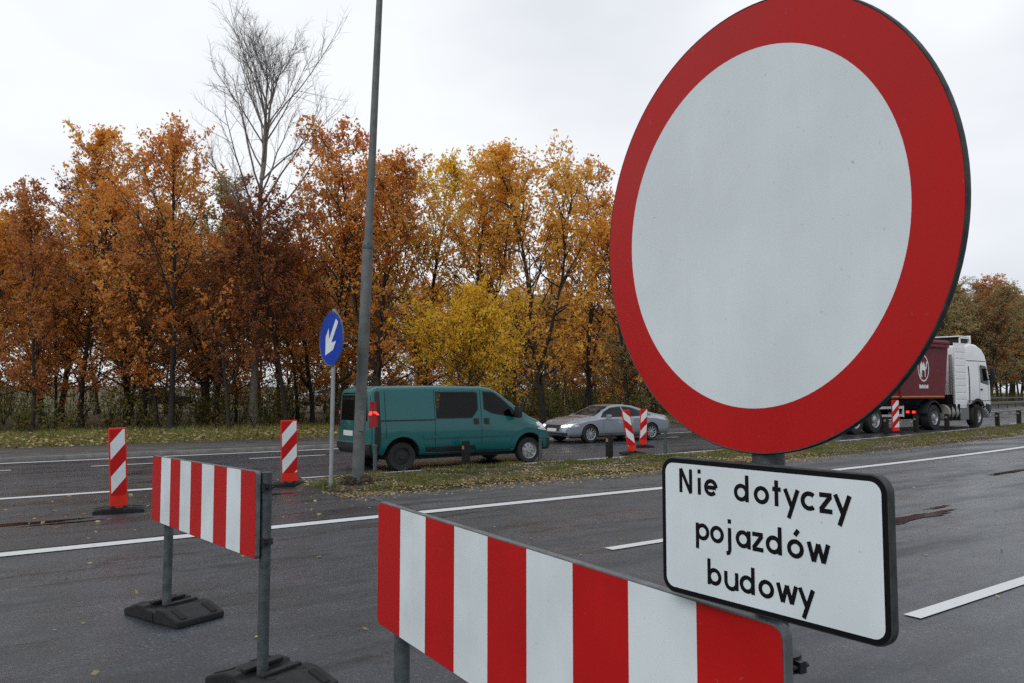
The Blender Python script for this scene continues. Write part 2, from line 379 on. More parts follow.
def lines():
    V = []; F = []
    def strip(t, wdt, s0, s1):
        n = max(1, int((s1-s0)/1.0)); b = len(V)
        for i in range(n+1):
            s = s0+(s1-s0)*i/n
            for tt in (t-wdt/2, t+wdt/2): p = road(s, tt); V.append((p.x, p.y, .008))
        for i in range(n): a = b+2*i; F.append((a, a+2, a+3, a+1))
    strip(9.30, .22, -60, 200); strip(21.2, .2, -60, 200)
    strip(14.17, .2, -60, 4.6); strip(14.32, .13, 5.4, 200)
    for k in range(0, 30): strip(6.02, .13, 5.53+k*12.0, 5.53+k*12.0+4.0)
    for k in range(0, 25): strip(2.96, .125, 5.64+k*12, 5.64+k*12+4.0)
    for k in range(-25, 40): strip(19.28, .13, 2.53+k*3.42, 2.53+k*3.42+1.95)
    return fast_mesh('road_marking', V, F, M_line)
tag(lines(), kind='structure')
# the grassed strip between the carriageways: ragged, slightly raised, rounded at its left end
def med_edge(s):
    a = 11.25+.28*noise.noise(Vector((s*.8, 3, 0)))+.12*noise.noise(Vector((s*3, 9, 0)))
    b = 14.02+.08*noise.noise(Vector((s*1.1, 5, 0)))
    q = (s-4.75)/1.6
    if q < 1:
        q = max(0, q); sh = 1-math.sqrt(max(0, 1-(1-q)**2)); mid = 12.75; a += (mid-a)*sh; b += (mid-b)*sh
    return a, b
def med_z(s, t):
    a, b = med_edge(s); d = min(t-a, b-t)
    if s < 4.75: d = -.2
    return -.02+.075*smooth(-.03, .3, d)+.035*noise.noise(Vector((s*2.1, t*2.1, 1)))*smooth(0, .3, d)+.012*noise.noise(Vector((s*9, t*9, 1)))*smooth(-.02, .1, d)
mss = [4.6+.12*i for i in range(140)]+[21.4+.4*i for i in range(60)]+[46+2*i for i in range(60)]
mts = [10.7+.1*i for i in range(35)]+[14.15]
def soil_mat():
    m = bpy.data.materials.new('turf and soil'); m.use_nodes = True; t = m.node_tree; L = t.links.new
    p = t.nodes['Principled BSDF']; g = N(t, 'ShaderNodeNewGeometry'); p.inputs['Roughness'].default_value = .9
    n = N(t, 'ShaderNodeTexNoise'); n.inputs['Scale'].default_value = 1.3; n.inputs['Detail'].default_value = 9; n.inputs['Roughness'].default_value = .75
    L(g.outputs['Position'], n.inputs[0])
    r = N(t, 'ShaderNodeValToRGB'); e = r.color_ramp.elements
    e[0].position = .36; e[0].color = (.022, .017, .012, 1); e[1].position = .66; e[1].color = (.09, .062, .03, 1)
    for q, c in ((.46, (.045, .033, .02)), (.54, (.06, .062, .02))): x = e.new(q); x.color = (*c, 1)
    L(n.outputs['Fac'], r.inputs[0]); L(r.outputs[0], p.inputs['Base Color'])
    n2 = N(t, 'ShaderNodeTexNoise'); n2.inputs['Scale'].default_value = 35; L(g.outputs['Position'], n2.inputs[0])
    bp = N(t, 'ShaderNodeBump'); bp.inputs['Distance'].default_value = .03; L(n2.outputs['Fac'], bp.inputs['Height']); L(bp.outputs[0], p.inputs['Normal'])
    return m
tag(grid_mesh('median_ground', mss, mts, med_z, soil_mat()), kind='structure')
# shallow puddles on the asphalt
M_pud = mat('puddle water', (.016, .009, .009), .10, spec=.3)
def puddle(s, t, ls, lt, seed):
    bm = bmesh.new(); vs = []
    for i in range(90):
        a = 2*math.pi*i/90; q = 1+.7*noise.noise(Vector((math.cos(a)*1.9, math.sin(a)*1.9, seed)))+.3*noise.noise(Vector((math.cos(a)*6, math.sin(a)*6, seed)))
        vs.append(bm.verts.new(road(s+ls*q*math.cos(a), t+lt*q*math.sin(a), .0075)))
    bm.faces.new(vs); return tag(obj('puddle', bm, M_pud), kind='structure')
for ps, pt, pl, pw_, seed in ((10.3, 5.25, .8, .10, 2), (9.3, 5.12, .4, .05, 4), (11.3, 5.5, .35, .04, 6), (17.5, 6.9, 1.1, .08, 5), (4.25, 12.3, .3, .08, 8), (.5, 11.35, .9, .10, 3), (-.9, 11.5, .8, .09, 9), (-2.2, 11.3, .7, .08, 11), (1.2, 11.1, .4, .05, 12)): puddle(ps, pt, pl, pw_, seed)
# ------------------------------------------------------------------ grass and fallen leaves (nobody could count them)
rs = np.random.RandomState(5)
def pts_to_world(S, T, zf):
    return np.array([(*road(s, t)[:2], zf(s, t)) for s, t in zip(S, T)])
def blades(P, h, wd, lean=.5):
    n = len(P); a = rs.uniform(0, 2*np.pi, n); H = h*rs.uniform(.5, 1.3, n); W = wd*rs.uniform(.6, 1.3, n)
    dx = np.stack([np.cos(a), np.sin(a), np.zeros(n)], 1)*W[:, None]
    tip = P+np.stack([rs.normal(0, lean, n)*H, rs.normal(0, lean, n)*H, H], 1)
    V = np.stack([P-dx, P+dx, tip], 1).reshape(-1, 3); return V, np.arange(3*n).reshape(-1, 3)
def leafquads(P, size, flat=0.0, ar=.55, rs=rs):
    n = len(P); a = rs.normal(size=(n, 3)); b = rs.normal(size=(n, 3))
    if flat: a[:, 2] *= 1-flat; b[:, 2] *= 1-flat
    a /= np.linalg.norm(a, axis=1)[:, None]; b -= (a*b).sum(1)[:, None]*a; b /= np.linalg.norm(b, axis=1)[:, None]
    L = (np.asarray(size)*rs.uniform(.6, 1.35, n))[:, None]/2
    V = np.stack([P-a*L, P+b*L*ar+a*L*.15, P+a*L, P-b*L*ar+a*L*.15], 1).reshape(-1, 3)
    return V, np.arange(4*n).reshape(-1, 4)
M_grass = leafmat('grass blades', [(.045, .075, .018), (.09, .13, .03), (.18, .17, .055), (.27, .21, .09)], .2)
M_dry = leafmat('dry verge grass', [(.06, .09, .022), (.13, .17, .04), (.24, .20, .06), (.17, .20, .05)], .2)
M_litter = leafmat('fallen leaves', [(.10, .055, .026), (.24, .155, .07), (.42, .34, .17), (.19, .105, .048)], .1)
S = np.concatenate([rs.uniform(4.9, 20, 60000), rs.uniform(20, 46, 40000)]); T = rs.uniform(10.9, 14.05, 100000)
msk = np.array([noise.noise(Vector((s*.7, t*1.1, 4)))+.5*noise.noise(Vector((s*2.5, t*2.5, 2))) for s, t in zip(S, T)])
ok = np.array([med_edge(s)[0]+.2 < t < med_edge(s)[1]-.03 for s, t in zip(S, T)]) & (msk > .08)
P = pts_to_world(S[ok], T[ok], med_z); V, F = blades(P, .08, .0075, .45)
tag(fast_mesh('median_grass', V, F, M_grass), 'short patchy green grass growing on the strip between the carriageways', 'grass', kind='stuff')
S = np.concatenate([rs.uniform(-14, 60, 60000), rs.uniform(-14, 45, 25000)]); T = np.concatenate([25.4+rs.gamma(2.0, 2.3, 60000), 25.4+rs.gamma(1.6, 1.0, 25000)])
P = pts_to_world(S, T, gh); far = np.clip((T-25.4)/4, .25, 1)
V, F = blades(P, .22*far, .014, .5)
tag(fast_mesh('verge_grass', V, F, M_dry), 'long dry yellowing grass along the verge below the autumn trees', 'grass', kind='stuff')
# leaf litter: on the verge, the strip's near edge, and a few strays on the asphalt
S = rs.uniform(-14, 60, 23000); T = 25.2+rs.gamma(1.5, 2.9, 23000); P1 = pts_to_world(S, T, gh); P1[:, 2] += rs.uniform(.02, .14, len(P1))
P1[T < 25.36, 2] = .11
S = np.concatenate([rs.uniform(4.9, 18, 13500), rs.uniform(18, 46, 7500)]); T = np.where(rs.rand(21000) < .6, 11.2+rs.gamma(1.6, .3, 21000), rs.uniform(10.7, 14.0, 21000))
P2 = pts_to_world(S, T, lambda s, t: max(.012, med_z(s, t)+.02))
S = rs.uniform(-6, 5, 260); T = rs.uniform(9.6, 14.5, 260); P3 = pts_to_world(S, T, lambda s, t: .012)
S = rs.uniform(-2, 22, 150); T = rs.uniform(.8, 9, 150); P4 = pts_to_world(S, T, lambda s, t: .012)
V, F = leafquads(np.concatenate([P1, P2, P3, P4]), np.concatenate([np.full(len(P1), .12), np.full(len(P2), .048), np.full(len(P3), .06), np.full(len(P4), .05)]), .86, .6)
tag(fast_mesh('fallen_leaves', V, F, M_litter), 'pale fallen autumn leaves scattered over verge, grass strip and asphalt', 'leaves', kind='stuff')
# ------------------------------------------------------------------ large structure: lamp post, guard rail
lp = thing('street_lamp', 'tall leaning grey steel lamp post on the grass beside the green van', 'street lamp', (-2.64, 13.44, .02))
bm = tube([(0, 0, -.1), (.06, 0, 2), (.135, 0, 4.15)], [.102, .096, .09], 20); obj('pole', bm, M_pole, lp, 40)
bm = tube([(.133, 0, 4.08), (.135, 0, 4.15), (.137, 0, 4.2)], [.099, .101, .082], 20); obj('collar', bm, M_galv, lp, 40)
bm = tube([(.136, 0, 4.15), (.23, 0, 7), (.34, 0, 10.2)], [.072, .062, .05], 18); obj('mast', bm, M_pole, lp, 40)
bm = tube([(.34, 0, 10.15), (.30, -.15, 10.6), (-.1, -1.1, 10.9), (-.25, -1.5, 10.95)], .04, 12); obj('arm', bm, M_pole, lp, 40)
bm = lathe([(.0, -.42), (.10, -.40), (.17, -.1), (.16, .2), (.07, .36), (.0, .37)], 20, 'y', c=(0, 0, 0))
bmesh.ops.scale(bm, vec=(1, 1, .45), verts=bm.verts); bmesh.ops.translate(bm, vec=(-.3, -1.8, 10.97), verts=bm.verts); obj('lamp_head', bm, M_alu, lp, 50)
bm = bmesh.new()
for i in range(46):
    a = rnd.uniform(0, 6.28); r = rnd.uniform(.10, .26); q = rnd.uniform(.035, .085)
    vs = bmesh.ops.create_icosphere(bm, subdivisions=1, radius=q, matrix=Matrix.Translation((r*math.cos(a), r*math.sin(a), .05+max(0, .22-r)*rnd.uniform(.1, .75))))['verts']
    for v in vs: v.co += Vector((rnd.gauss(0, .018), rnd.gauss(0, .018), rnd.gauss(0, .018)))
obj('soil_heap', bm, M_soil, lp)
bm = box((.067, -.1, 1.1), (.10, .012, .34)); obj('inspection_hatch', bm, M_pole, lp, bevel=.006)

gr = thing('guard_rail', 'grey steel guard rail on posts behind the far carriageway, right of the white truck', 'guard rail', road(40, 22.6))
def swp(prof, s0, s1, ds, base):
    V = []; F = []; k = len(prof); n = int((s1-s0)/ds)
    for i in range(n+1):
        for t, z in prof: p = road(s0+ds*i, t, z)-base; V.append(tuple(p))
    for i in range(n):
        for j in range(k): a = i*k+j; b = i*k+(j+1) % k; F.append((a, a+k, b+k, b))
    return V, F
gb = gr.location.copy()
for z0 in (.62, 1.12):
    hgt = .15 if z0 < 1 else .07
    V, F = swp([(22.52, z0-hgt), (22.47, z0-hgt*.5), (22.52, z0), (22.47, z0+hgt*.5), (22.52, z0+hgt), (22.545, z0+hgt), (22.545, z0-hgt)], 38, 140, 2, gb)
    fast_mesh('rail', V, F, M_galv, gr)
for i in range(26):
    p = road(38.5+4*i, 22.6)-gb
    b = box((0, 0, .58), (.1, .08, 1.2), None); bmesh.ops.rotate(b, verts=b.verts, matrix=Matrix.Rotation(YAW, 3, 'Z'), cent=(0, 0, 0)); bmesh.ops.translate(b, verts=b.verts, vec=p)
    obj('post', b, M_galv, gr)

# ------------------------------------------------------------------ trees
def polytube(out, pts, rad, n):
    """append a tube to out=(verts list, faces list)"""
    V, F = out; base = len(V); pts = [np.asarray(p) for p in pts]; ref = np.array([1.0, .13, .07])
    for i, p in enumerate(pts):
        d = pts[min(i+1, len(pts)-1)]-pts[max(i-1, 0)]; d = d/(np.linalg.norm(d)+1e-9)
        a = ref-d*ref.dot(d); na = np.linalg.norm(a)
        if na < 1e-3: ref = np.array([.1, 1.0, .2]); a = ref-d*ref.dot(d); na = np.linalg.norm(a)
        a = a/na; b = np.cross(d, a)
        for k in range(n):
            q = 2*math.pi*k/n; V.append(p+rad[i]*(a*math.cos(q)+b*math.sin(q)))
    for i in range(len(pts)-1):
        for k in range(n): F.append((base+i*n+k, base+i*n+(k+1) % n, base+(i+1)*n+(k+1) % n, base+(i+1)*n+k))
def branch(g, p, d, L, r, seg, wob, up):
    pts = [np.array(p)]; d = np.array(d)/np.linalg.norm(d)
    for i in range(seg):
        d = d+g.normal(0, wob, 3)+np.array([0, 0, up]); d /= np.linalg.norm(d); pts.append(pts[-1]+d*L/seg)
    return pts, [r*(1-.8*i/seg) for i in range(seg+1)]
def at_frac(pts, f):
    x = f*(len(pts)-1); i = min(int(x), len(pts)-2); q = x-i
    return pts[i]*(1-q)+pts[i+1]*q, (pts[i+1]-pts[i])/np.linalg.norm(pts[i+1]-pts[i])
def tree_data(seed, H, spread, clear, n1=26, n2=7, n3=5, leaves=13, lsize=.17, elev=(25, 60), r0=.012, wob=.16, top=1.0, fork=0, twig_leaf=True, round_=.75, tw=.05, sp=.62, sup=.18, forkat=.18, forkd=.5):
    g = np.random.RandomState(seed); out = ([], []); LP = []
    tr = [np.zeros(3)-np.array([0, 0, .15])]; d = np.array([0, 0, 1.0]); seg = 12
    for i in range(seg):
        d = d+g.normal(0, tw, 3)*np.array([1, 1, .2]); d[2] = max(d[2], .9); d /= np.linalg.norm(d); tr.append(tr[-1]+d*(H*.97+.15)/seg)
    rr = [H*r0*((1-i/(seg+.6))**.85)*(1.35 if i == 0 else 1) for i in range(seg+1)]
    polytube(out, tr, rr, 9); stems = [(tr, H)]
    for f in range(fork):
        p, dd = at_frac(tr, forkat+.12*g.rand()*(.18/forkat)); a = g.uniform(0, 6.28)
        b, br = branch(g, p, (math.cos(a)*forkd, math.sin(a)*forkd, 1.0), H*(.62 if forkat < .3 else .95-forkat), H*r0*.6, 9, .06, .10); polytube(out, b, br, 7); stems.append((b, H*.62))
    for si, (stem, SH) in enumerate(stems):
        m = n1 if si == 0 else n1//2
        for i in range(m):
            f = clear+(1-clear)*((i+g.rand()*.8)/m)**.95 if si == 0 else .3+.7*(i+g.rand())/m
            f = min(.985, f); p, dd = at_frac(stem, f); hrel = p[2]/H; x = (hrel-clear)/(1-clear+1e-6); x = min(1, max(0, x))
            prof = (math.sin(math.pi*min(1, .18+x*.80))**round_)*(.55+.45*(1-x)) + .10
            az = i*2.4+g.normal(0, .5); el = R(g.uniform(*elev))+x*.45
            L = spread*prof*g.uniform(.65, 1.2)
            b1, r1 = branch(g, p, (math.cos(az)*math.cos(el), math.sin(az)*math.cos(el), math.sin(el)), L, max(.015, H*r0*.33*(1-.6*x)), 6, wob, .05)
            polytube(out, b1, r1, 5)
            for j in range(n2):
                fj = .22+.78*(j+g.rand())/n2; p2, d2 = at_frac(b1, min(.98, fj))
                q = d2*.8+g.normal(0, sp, 3)+np.array([0, 0, sup])
                b2, r2 = branch(g, p2, q, L*.42*g.uniform(.55, 1.15)*(1.15-.5*fj)+.12, .014, 4, wob*1.2, .04)
                polytube(out, b2, r2, 4)
                for k in range(n3):
                    fk = .25+.75*(k+g.rand())/n3; p3, d3 = at_frac(b2, min(.98, fk))
                    q = d3*.8+g.normal(0, sp*.97, 3)+np.array([0, 0, sup*.5])
                    b3, r3 = branch(g, p3, q, g.uniform(.22, .55)*(1 if leaves else 1.5), .0065, 2, .25, .03)
                    polytube(out, b3, r3, 3)
                    if leaves:
                        nl = g.poisson(leaves)
                        for _ in range(nl): LP.append(at_frac(b3, g.uniform(.1, .999))[0]+g.normal(0, .085, 3))
    V, F = np.array(out[0]), np.array(out[1])
    # flare at the foot
    return V, F, (np.array(LP) if LP else None), lsize, g
ML = dict(
    orange=leafmat('orange oak leaves', [(.34, .13, .035), (.68, .27, .055), (.78, .37, .08), (.68, .48, .11)]),
    rust=leafmat('rust brown leaves', [(.27, .125, .05), (.50, .215, .07), (.62, .30, .09), (.60, .40, .12)]),
    gold=leafmat('golden orange leaves', [(.38, .18, .045), (.70, .32, .06), (.80, .42, .08), (.62, .44, .10)]),
    yellow=leafmat('yellow green leaves', [(.34, .30, .045), (.74, .46, .04), (.84, .54, .05), (.56, .44, .06)]),
    olive=leafmat('olive brown leaves', [(.20, .17, .08), (.34, .27, .12), (.42, .31, .14), (.46, .36, .16)]),
    deepred=leafmat('dark wine leaves', [(.14, .055, .04), (.28, .10, .05), (.38, .15, .055), (.44, .20, .06)]))
PROTO = {}
def proto(key, seed, bark, **kw):
    V, F, LPt, ls, g = tree_data(seed, **kw)
    tm = bpy.data.meshes.new('trunk'); tm.from_pydata(V.tolist(), [], F.tolist()); tm.polygons.foreach_set('use_smooth', [True]*len(F)); tm.materials.append(bark)
    cm = None
    if LPt is not None:
        LV, LF = leafquads(LPt, np.full(len(LPt), ls), 0, .5, g)
        cm = bpy.data.meshes.new('crown'); cm.from_pydata(LV.tolist(), [], LF.tolist())
    PROTO[key] = (tm, cm, float(np.percentile(V[:, 2], 99.7)))
proto('oak', 11, M_bark, H=12.5, spread=5.4, clear=.13, n1=40, elev=(2, 42), leaves=6, lsize=.185)
proto('oakb', 12, M_bark, H=12.5, spread=4.6, clear=.15, n1=36, elev=(8, 48), leaves=5.6, lsize=.185, fork=1)
proto('tall', 13, M_bark, H=13, spread=4.1, clear=.14, n1=42, elev=(12, 58), leaves=5.2, lsize=.18, fork=1)
proto('tallb', 14, M_bark, H=13, spread=4.2, clear=.14, n1=38, elev=(12, 56), leaves=5.2, lsize=.18, fork=2)
proto('thin', 15, M_bark, H=11, spread=3.2, clear=.18, n1=26, elev=(15, 58), leaves=7, r0=.009, lsize=.19)
proto('wide', 16, M_bark, H=6.4, spread=4.2, clear=.16, n1=30, n2=8, n3=6, elev=(8, 42), leaves=5.6, lsize=.16, fork=2, round_=.5, r0=.014)
proto('bare', 21, M_barkg, H=17.2, spread=6.8, clear=.44, n1=22, n2=11, n3=9, elev=(34, 52), leaves=0, fork=1, wob=.07, r0=.0115, round_=.7, tw=.022, sp=.40, sup=.22, forkat=.66, forkd=.22)
proto('sparse', 18, M_bark, H=11, spread=3.8, clear=.2, n1=30, elev=(15, 58), leaves=5, r0=.010, fork=1, lsize=.18)
def plant_tree(name, key, kind, px, Y, top, label, group, rz=None, wscale=1.0, cat='tree', pos=None, H=None):
    p = pos or ground_at(px, Y); tm, cm, H0 = PROTO[key]
    H = H or (EYE+(393-top)/FPX*Y*.96-p.z); k = H/H0
    e = thing(name, label, cat, p, rnd.uniform(0, 6.28) if rz is None else rz, group); e.scale = (k*wscale, k*wscale, k)
    o = bpy.data.objects.new('trunk', tm); C.objects.link(o); o.parent = e
    if cm:
        o = bpy.data.objects.new('crown', cm); C.objects.link(o); o.parent = e
        if not cm.materials: cm.materials.append(ML['orange'])
        o.material_slots[0].link = 'OBJECT'; o.material_slots[0].material = ML[kind]
    return e
FR = 'autumn trees at the front edge of the wood'
front = [
 ('oak', 'rust', -28, 31, 195, 'rust brown oak cut by the left edge of the photo'),
 ('thin', 'rust', 35, 28.5, 168, 'slender rust leaved tree standing alone at far left of the verge', .85),
 ('oak', 'orange', 84, 33, 158, 'rounded orange oak between the slender far left tree and the tallest orange oak', .9),
 ('tallb', 'deepred', 62, 39, 146, 'dark wine red tree rising behind the leftmost orange oaks'),
 ('tall', 'gold', 128, 36, 124, 'golden orange tree with ragged top behind the left guide post', .9),
 ('oak', 'orange', 172, 30.5, 112, 'tallest orange oak with low spreading boughs above the far striped barrier', .9),
 ('oakb', 'olive', 207, 36, 165, 'olive brown tree squeezed between the tallest orange oak and the bare tree'),
 ('sparse', 'deepred', 231, 30, 215, 'thin leaved dark red tree just left of the bare tree trunk'),
 ('sparse', 'deepred', 288, 32, 165, 'half bare dark wine red tree just right of the bare tree trunk', 1.0),
 ('oakb', 'orange', 336, 35, 112, 'reddish orange tree right behind the round blue arrow sign', .95),
 ('tall', 'gold', 378, 33, 128, 'brown gold tree directly behind the leaning lamp post', 1.0),
 ('tall', 'yellow', 424, 38, 136, 'narrow yellow olive tree rising behind the orange ones above the green van roof', .9),
 ('tallb', 'gold', 468, 36, 140, 'orange gold tree behind the low yellow tree', .95),
 ('tall', 'gold', 543, 33, 130, 'tall golden orange tree with dark trunk above the van bonnet', 1.0),
 ('oakb', 'gold', 590, 37, 152, 'amber tree partly hidden by the left edge of the round sign', .9),
 ('oak', 'orange', 626, 33, 205, 'lower orange oak behind the silver car tail'),
]
for f in front: plant_tree('oak_tree' if f[0].startswith('oak') else 'broadleaf_tree', f[0], f[1], f[2], f[3], f[4], f[5], FR, wscale=f[6] if len(f) > 6 else 1.0)
plant_tree('bare_tree', 'bare', 'rust', 254, 33, -28, 'very tall leafless grey tree towering above the orange trees', FR, rz=1.1+math.pi, wscale=.98)
plant_tree('broadleaf_tree', 'wide', 'yellow', 466, 28.5, 280, 'low spreading bright yellow green tree right above the green van', FR, rz=.6, wscale=.9)
plant_tree('broadleaf_tree', 'wide', 'olive', 655, 33, 318, 'low dark green tree behind the silver car and round sign', FR, wscale=.9)
# the deeper wood: individuals, but nothing tells them apart
BK = 'trees deep in the wood'
bl = 'slim autumn tree deep in the wood behind the front row'
keys = [('thin', 'rust'), ('thin', 'orange'), ('sparse', 'rust'), ('tall', 'olive'), ('oakb', 'olive'), ('thin', 'gold'), ('tallb', 'rust'), ('sparse', 'olive')]
for i in range(110):
    s = -22+i*.8+rnd.uniform(-.8, .8); t = (35, 39, 45, 52, 60)[i % 5]+rnd.uniform(-2.5, 2.5); k, c = rnd.choice(keys)
    if s < 12 and c == 'olive': c = rnd.choice(('rust', 'orange', 'gold'))
    x = road(s, t); plant_tree('woodland_tree', k, c, 0, 0, 0, bl, BK, pos=Vector((x.x, x.y, gh(s, t))), H=rnd.uniform(7.0, 9.8)*(1+.012*(t-37)), wscale=rnd.uniform(1.0, 1.35))
# trees along the road far to the right (behind the round sign and beside the truck)
RT = 'olive trees along the road beyond the truck'
rlab = 'olive brown tree in the distant row beyond the white truck'
for i in range(56):
    s = 36+i*2.2+rnd.uniform(-1, 1); t = 29+rnd.choice((0, 4, 8))+rnd.uniform(-1, 1); x = road(s, t)
    k, c = rnd.choice([('sparse', 'olive'), ('oakb', 'olive'), ('tall', 'olive'), ('tallb', 'olive'), ('thin', 'rust'), ('sparse', 'gold'), ('thin', 'olive')])
    plant_tree('roadside_tree', k, c, 0, 0, 0, rlab, RT, pos=Vector((x.x, x.y, gh(s, t))), H=rnd.uniform(12.0, 14.5)+max(0, .05*(s-60)), wscale=rnd.uniform(1.0, 1.35))
# undergrowth: brambles, saplings and bushes too tangled to count
g = np.random.RandomState(3); LP = []; ST = ([], [])
for i in range(760):
    if i < 330: s = g.uniform(-18, 62); t = 30.8+g.gamma(2.2, 2.6)
    elif i < 600: s = g.uniform(-30, 70); t = g.uniform(38, 66)
    else: s = g.uniform(40, 125); t = 27+g.gamma(1.5, 2.0)
    b = road(s, t, gh(s, t)); h = g.uniform(.7, 2.2)+min(1.9, max(0, t-33)*.2); rr = g.uniform(.5, 1.3)
    for k in range(7):
        a = g.uniform(0, 6.28); q = g.uniform(.1, .7)
        pts, rad = branch(g, (b.x, b.y, b.z), (math.cos(a)*q, math.sin(a)*q, 1), h*g.uniform(.7, 1.2), .014, 4, .12, .03); polytube(ST, pts, rad, 3)
        for _ in range(int(g.uniform(12, 42))): LP.append(at_frac(pts, g.uniform(.12, .999))[0]+g.normal(0, .16*rr, 3))
V, F = leafquads(np.array(LP), np.full(len(LP), .13), 0, .5, g)
nl = len(V); SV = np.array(ST[0]); SF = np.array(ST[1])
M_under = leafmat('undergrowth leaves', [(.05, .075, .022), (.13, .15, .035), (.24, .19, .05), (.28, .15, .05)])
o = fast_mesh('undergrowth', np.concatenate([V, SV]), np.concatenate([F, SF+nl]), [M_under, M_bark])
o.data.polygons.foreach_set('material_index', np.concatenate([np.zeros(len(F), np.int32), np.ones(len(SF), np.int32)]))
tag(o, 'tangled olive undergrowth and saplings along the foot of the wood', 'undergrowth', kind='stuff')

# ------------------------------------------------------------------ vehicles
def loft_body(st, name, mats, parent, nx=60, arches=(), smooth=38, cuts=()):
    """st rows: x, z bottom, z top, half width at belt, half width at roof, belt z, corner radius"""
    st = np.array(st, float); xs = np.unique(np.concatenate([np.linspace(st[0, 0], st[-1, 0], nx), st[:, 0]]))
    bm = bmesh.new(); rings = []
    for x in xs:
        zb, zt, wb, wt, bz, r = [np.interp(x, st[:, 0], st[:, i]) for i in range(1, 7)]
        bz = min(bz, zt-r-.02); h = []
        h += [(0, zb), (wb*.6, zb), (wb-.08, zb), (wb-.03, zb+.05)]
        for q in (.12, .35, .65, 1.0): h.append((wb*(.985+.015*math.sin(q*math.pi*.5+.4)), zb+.06+(bz-zb-.06)*q))
        top = zt-r
        for q in (.33, .66, 1.0): h.append((wb+(wt+r*.35-wb)*q, bz+(top-bz)*q))
        ex = h[-1][0]
        for q in (22, 45, 68, 90): h.append((ex-r*(1-math.cos(R(q)))*1.2, top+r*.86*math.sin(R(q))))
        ye = h[-1][0]
        for q in (.7, .4, 0): h.append((ye*q, zt-.14*r*(q**2)))
        full = [(y, z) for y, z in h]+[(-y, z) for y, z in h[-2:0:-1]]
        rings.append([bm.verts.new((x, -y, z)) for y, z in full])
    n = len(rings[0])
    for a, b in zip(rings, rings[1:]):
        for k in range(n): bm.faces.new((a[k], a[(k+1) % n], b[(k+1) % n], b[k]))
    bm.faces.new(rings[0]); bm.faces.new(rings[-1]); bmesh.ops.recalc_face_normals(bm, faces=bm.faces[:])
    o = obj(name, bm, mats, parent, None)
    pb = bmesh.new(); pb.from_mesh(o.data); pre = BVHTree.FromBMesh(pb); pb.free()
    if arches:
        cb = bmesh.new()
        for poly in cuts: prism(poly, -2, 2, 'y', cb, 0)
        for x, z, r, y0, y1 in arches:
            prism([(x+r*math.cos(2*math.pi*i/36), z+r*math.sin(2*math.pi*i/36)) for i in range(36)], y0, y1, 'y', cb, 0)
        co = obj('cutter', cb, M_void); md = o.modifiers.new('b', 'BOOLEAN'); md.operation = 'DIFFERENCE'; md.object = co; md.solver = 'EXACT'; md.material_mode = 'TRANSFER'
        pm = o.matrix_world.copy(); par = o.parent; o.parent = None; o.matrix_world = Matrix()
        bpy.context.view_layer.update(); dg = bpy.context.evaluated_depsgraph_get()
        me = bpy.data.meshes.new_from_object(o.evaluated_get(dg)); o.modifiers.clear(); o.data = me; bpy.data.objects.remove(co); o.parent = par
    o.data.polygons.foreach_set('use_smooth', [True]*len(o.data.polygons)); o.data.set_sharp_from_angle(angle=R(smooth))
    if cuts: return o, pre
    bb = bmesh.new(); bb.from_mesh(o.data); tree = BVHTree.FromBMesh(bb); bb.free()
    return o, tree
def decal(tree, poly, axis, sign, off_, name, m, parent, step=.09, depth=.0):
    """a panel shaped by poly that follows the body surface, standing off_ proud of it"""
    def to3(a, b): return {'y': (a, 0, b), 'x': (0, a, b), 'z': (a, b, 0)}[axis]
    bm = bmesh.new(); bm.faces.new([bm.verts.new(to3(a, b)) for a, b in poly])
    A = [p[0] for p in poly]; B = [p[1] for p in poly]; va = Vector(to3(1, 0)); vb = Vector(to3(0, 1))
    for lo, hi, vec in ((min(A), max(A), va), (min(B), max(B), vb)):
        k = int((hi-lo)/step)
        for i in range(1, k+1):
            c = vec*(lo+(hi-lo)*i/(k+1)); bmesh.ops.bisect_plane(bm, geom=bm.verts[:]+bm.edges[:]+bm.faces[:], plane_co=c, plane_no=vec)
    d = Vector({'y': (0, 1, 0), 'x': (1, 0, 0), 'z': (0, 0, 1)}[axis])*sign; kill = []
    for v in bm.verts:
        hit, nor, _, _ = tree.ray_cast(v.co+d*12, -d)
        if hit is None: kill.append(v); continue
        if nor.dot(d) < 0: nor = -nor
        v.co = hit+nor*off_
    if kill: bmesh.ops.delete(bm, geom=kill, context='VERTS')
    bm.normal_update()
    if bm.faces and sum((f.normal.dot(d) for f in bm.faces)) < 0: bmesh.ops.reverse_faces(bm, faces=bm.faces[:])
    # a skirt back to the body gives the panel thickness
    ret = bmesh.ops.extrude_edge_only(bm, edges=[e for e in bm.edges if e.is_boundary])
    for v in [x for x in ret['geom'] if isinstance(x, bmesh.types.BMVert)]: v.co -= d*(off_+.012+depth)
    return obj(name, bm, m, parent, 35)
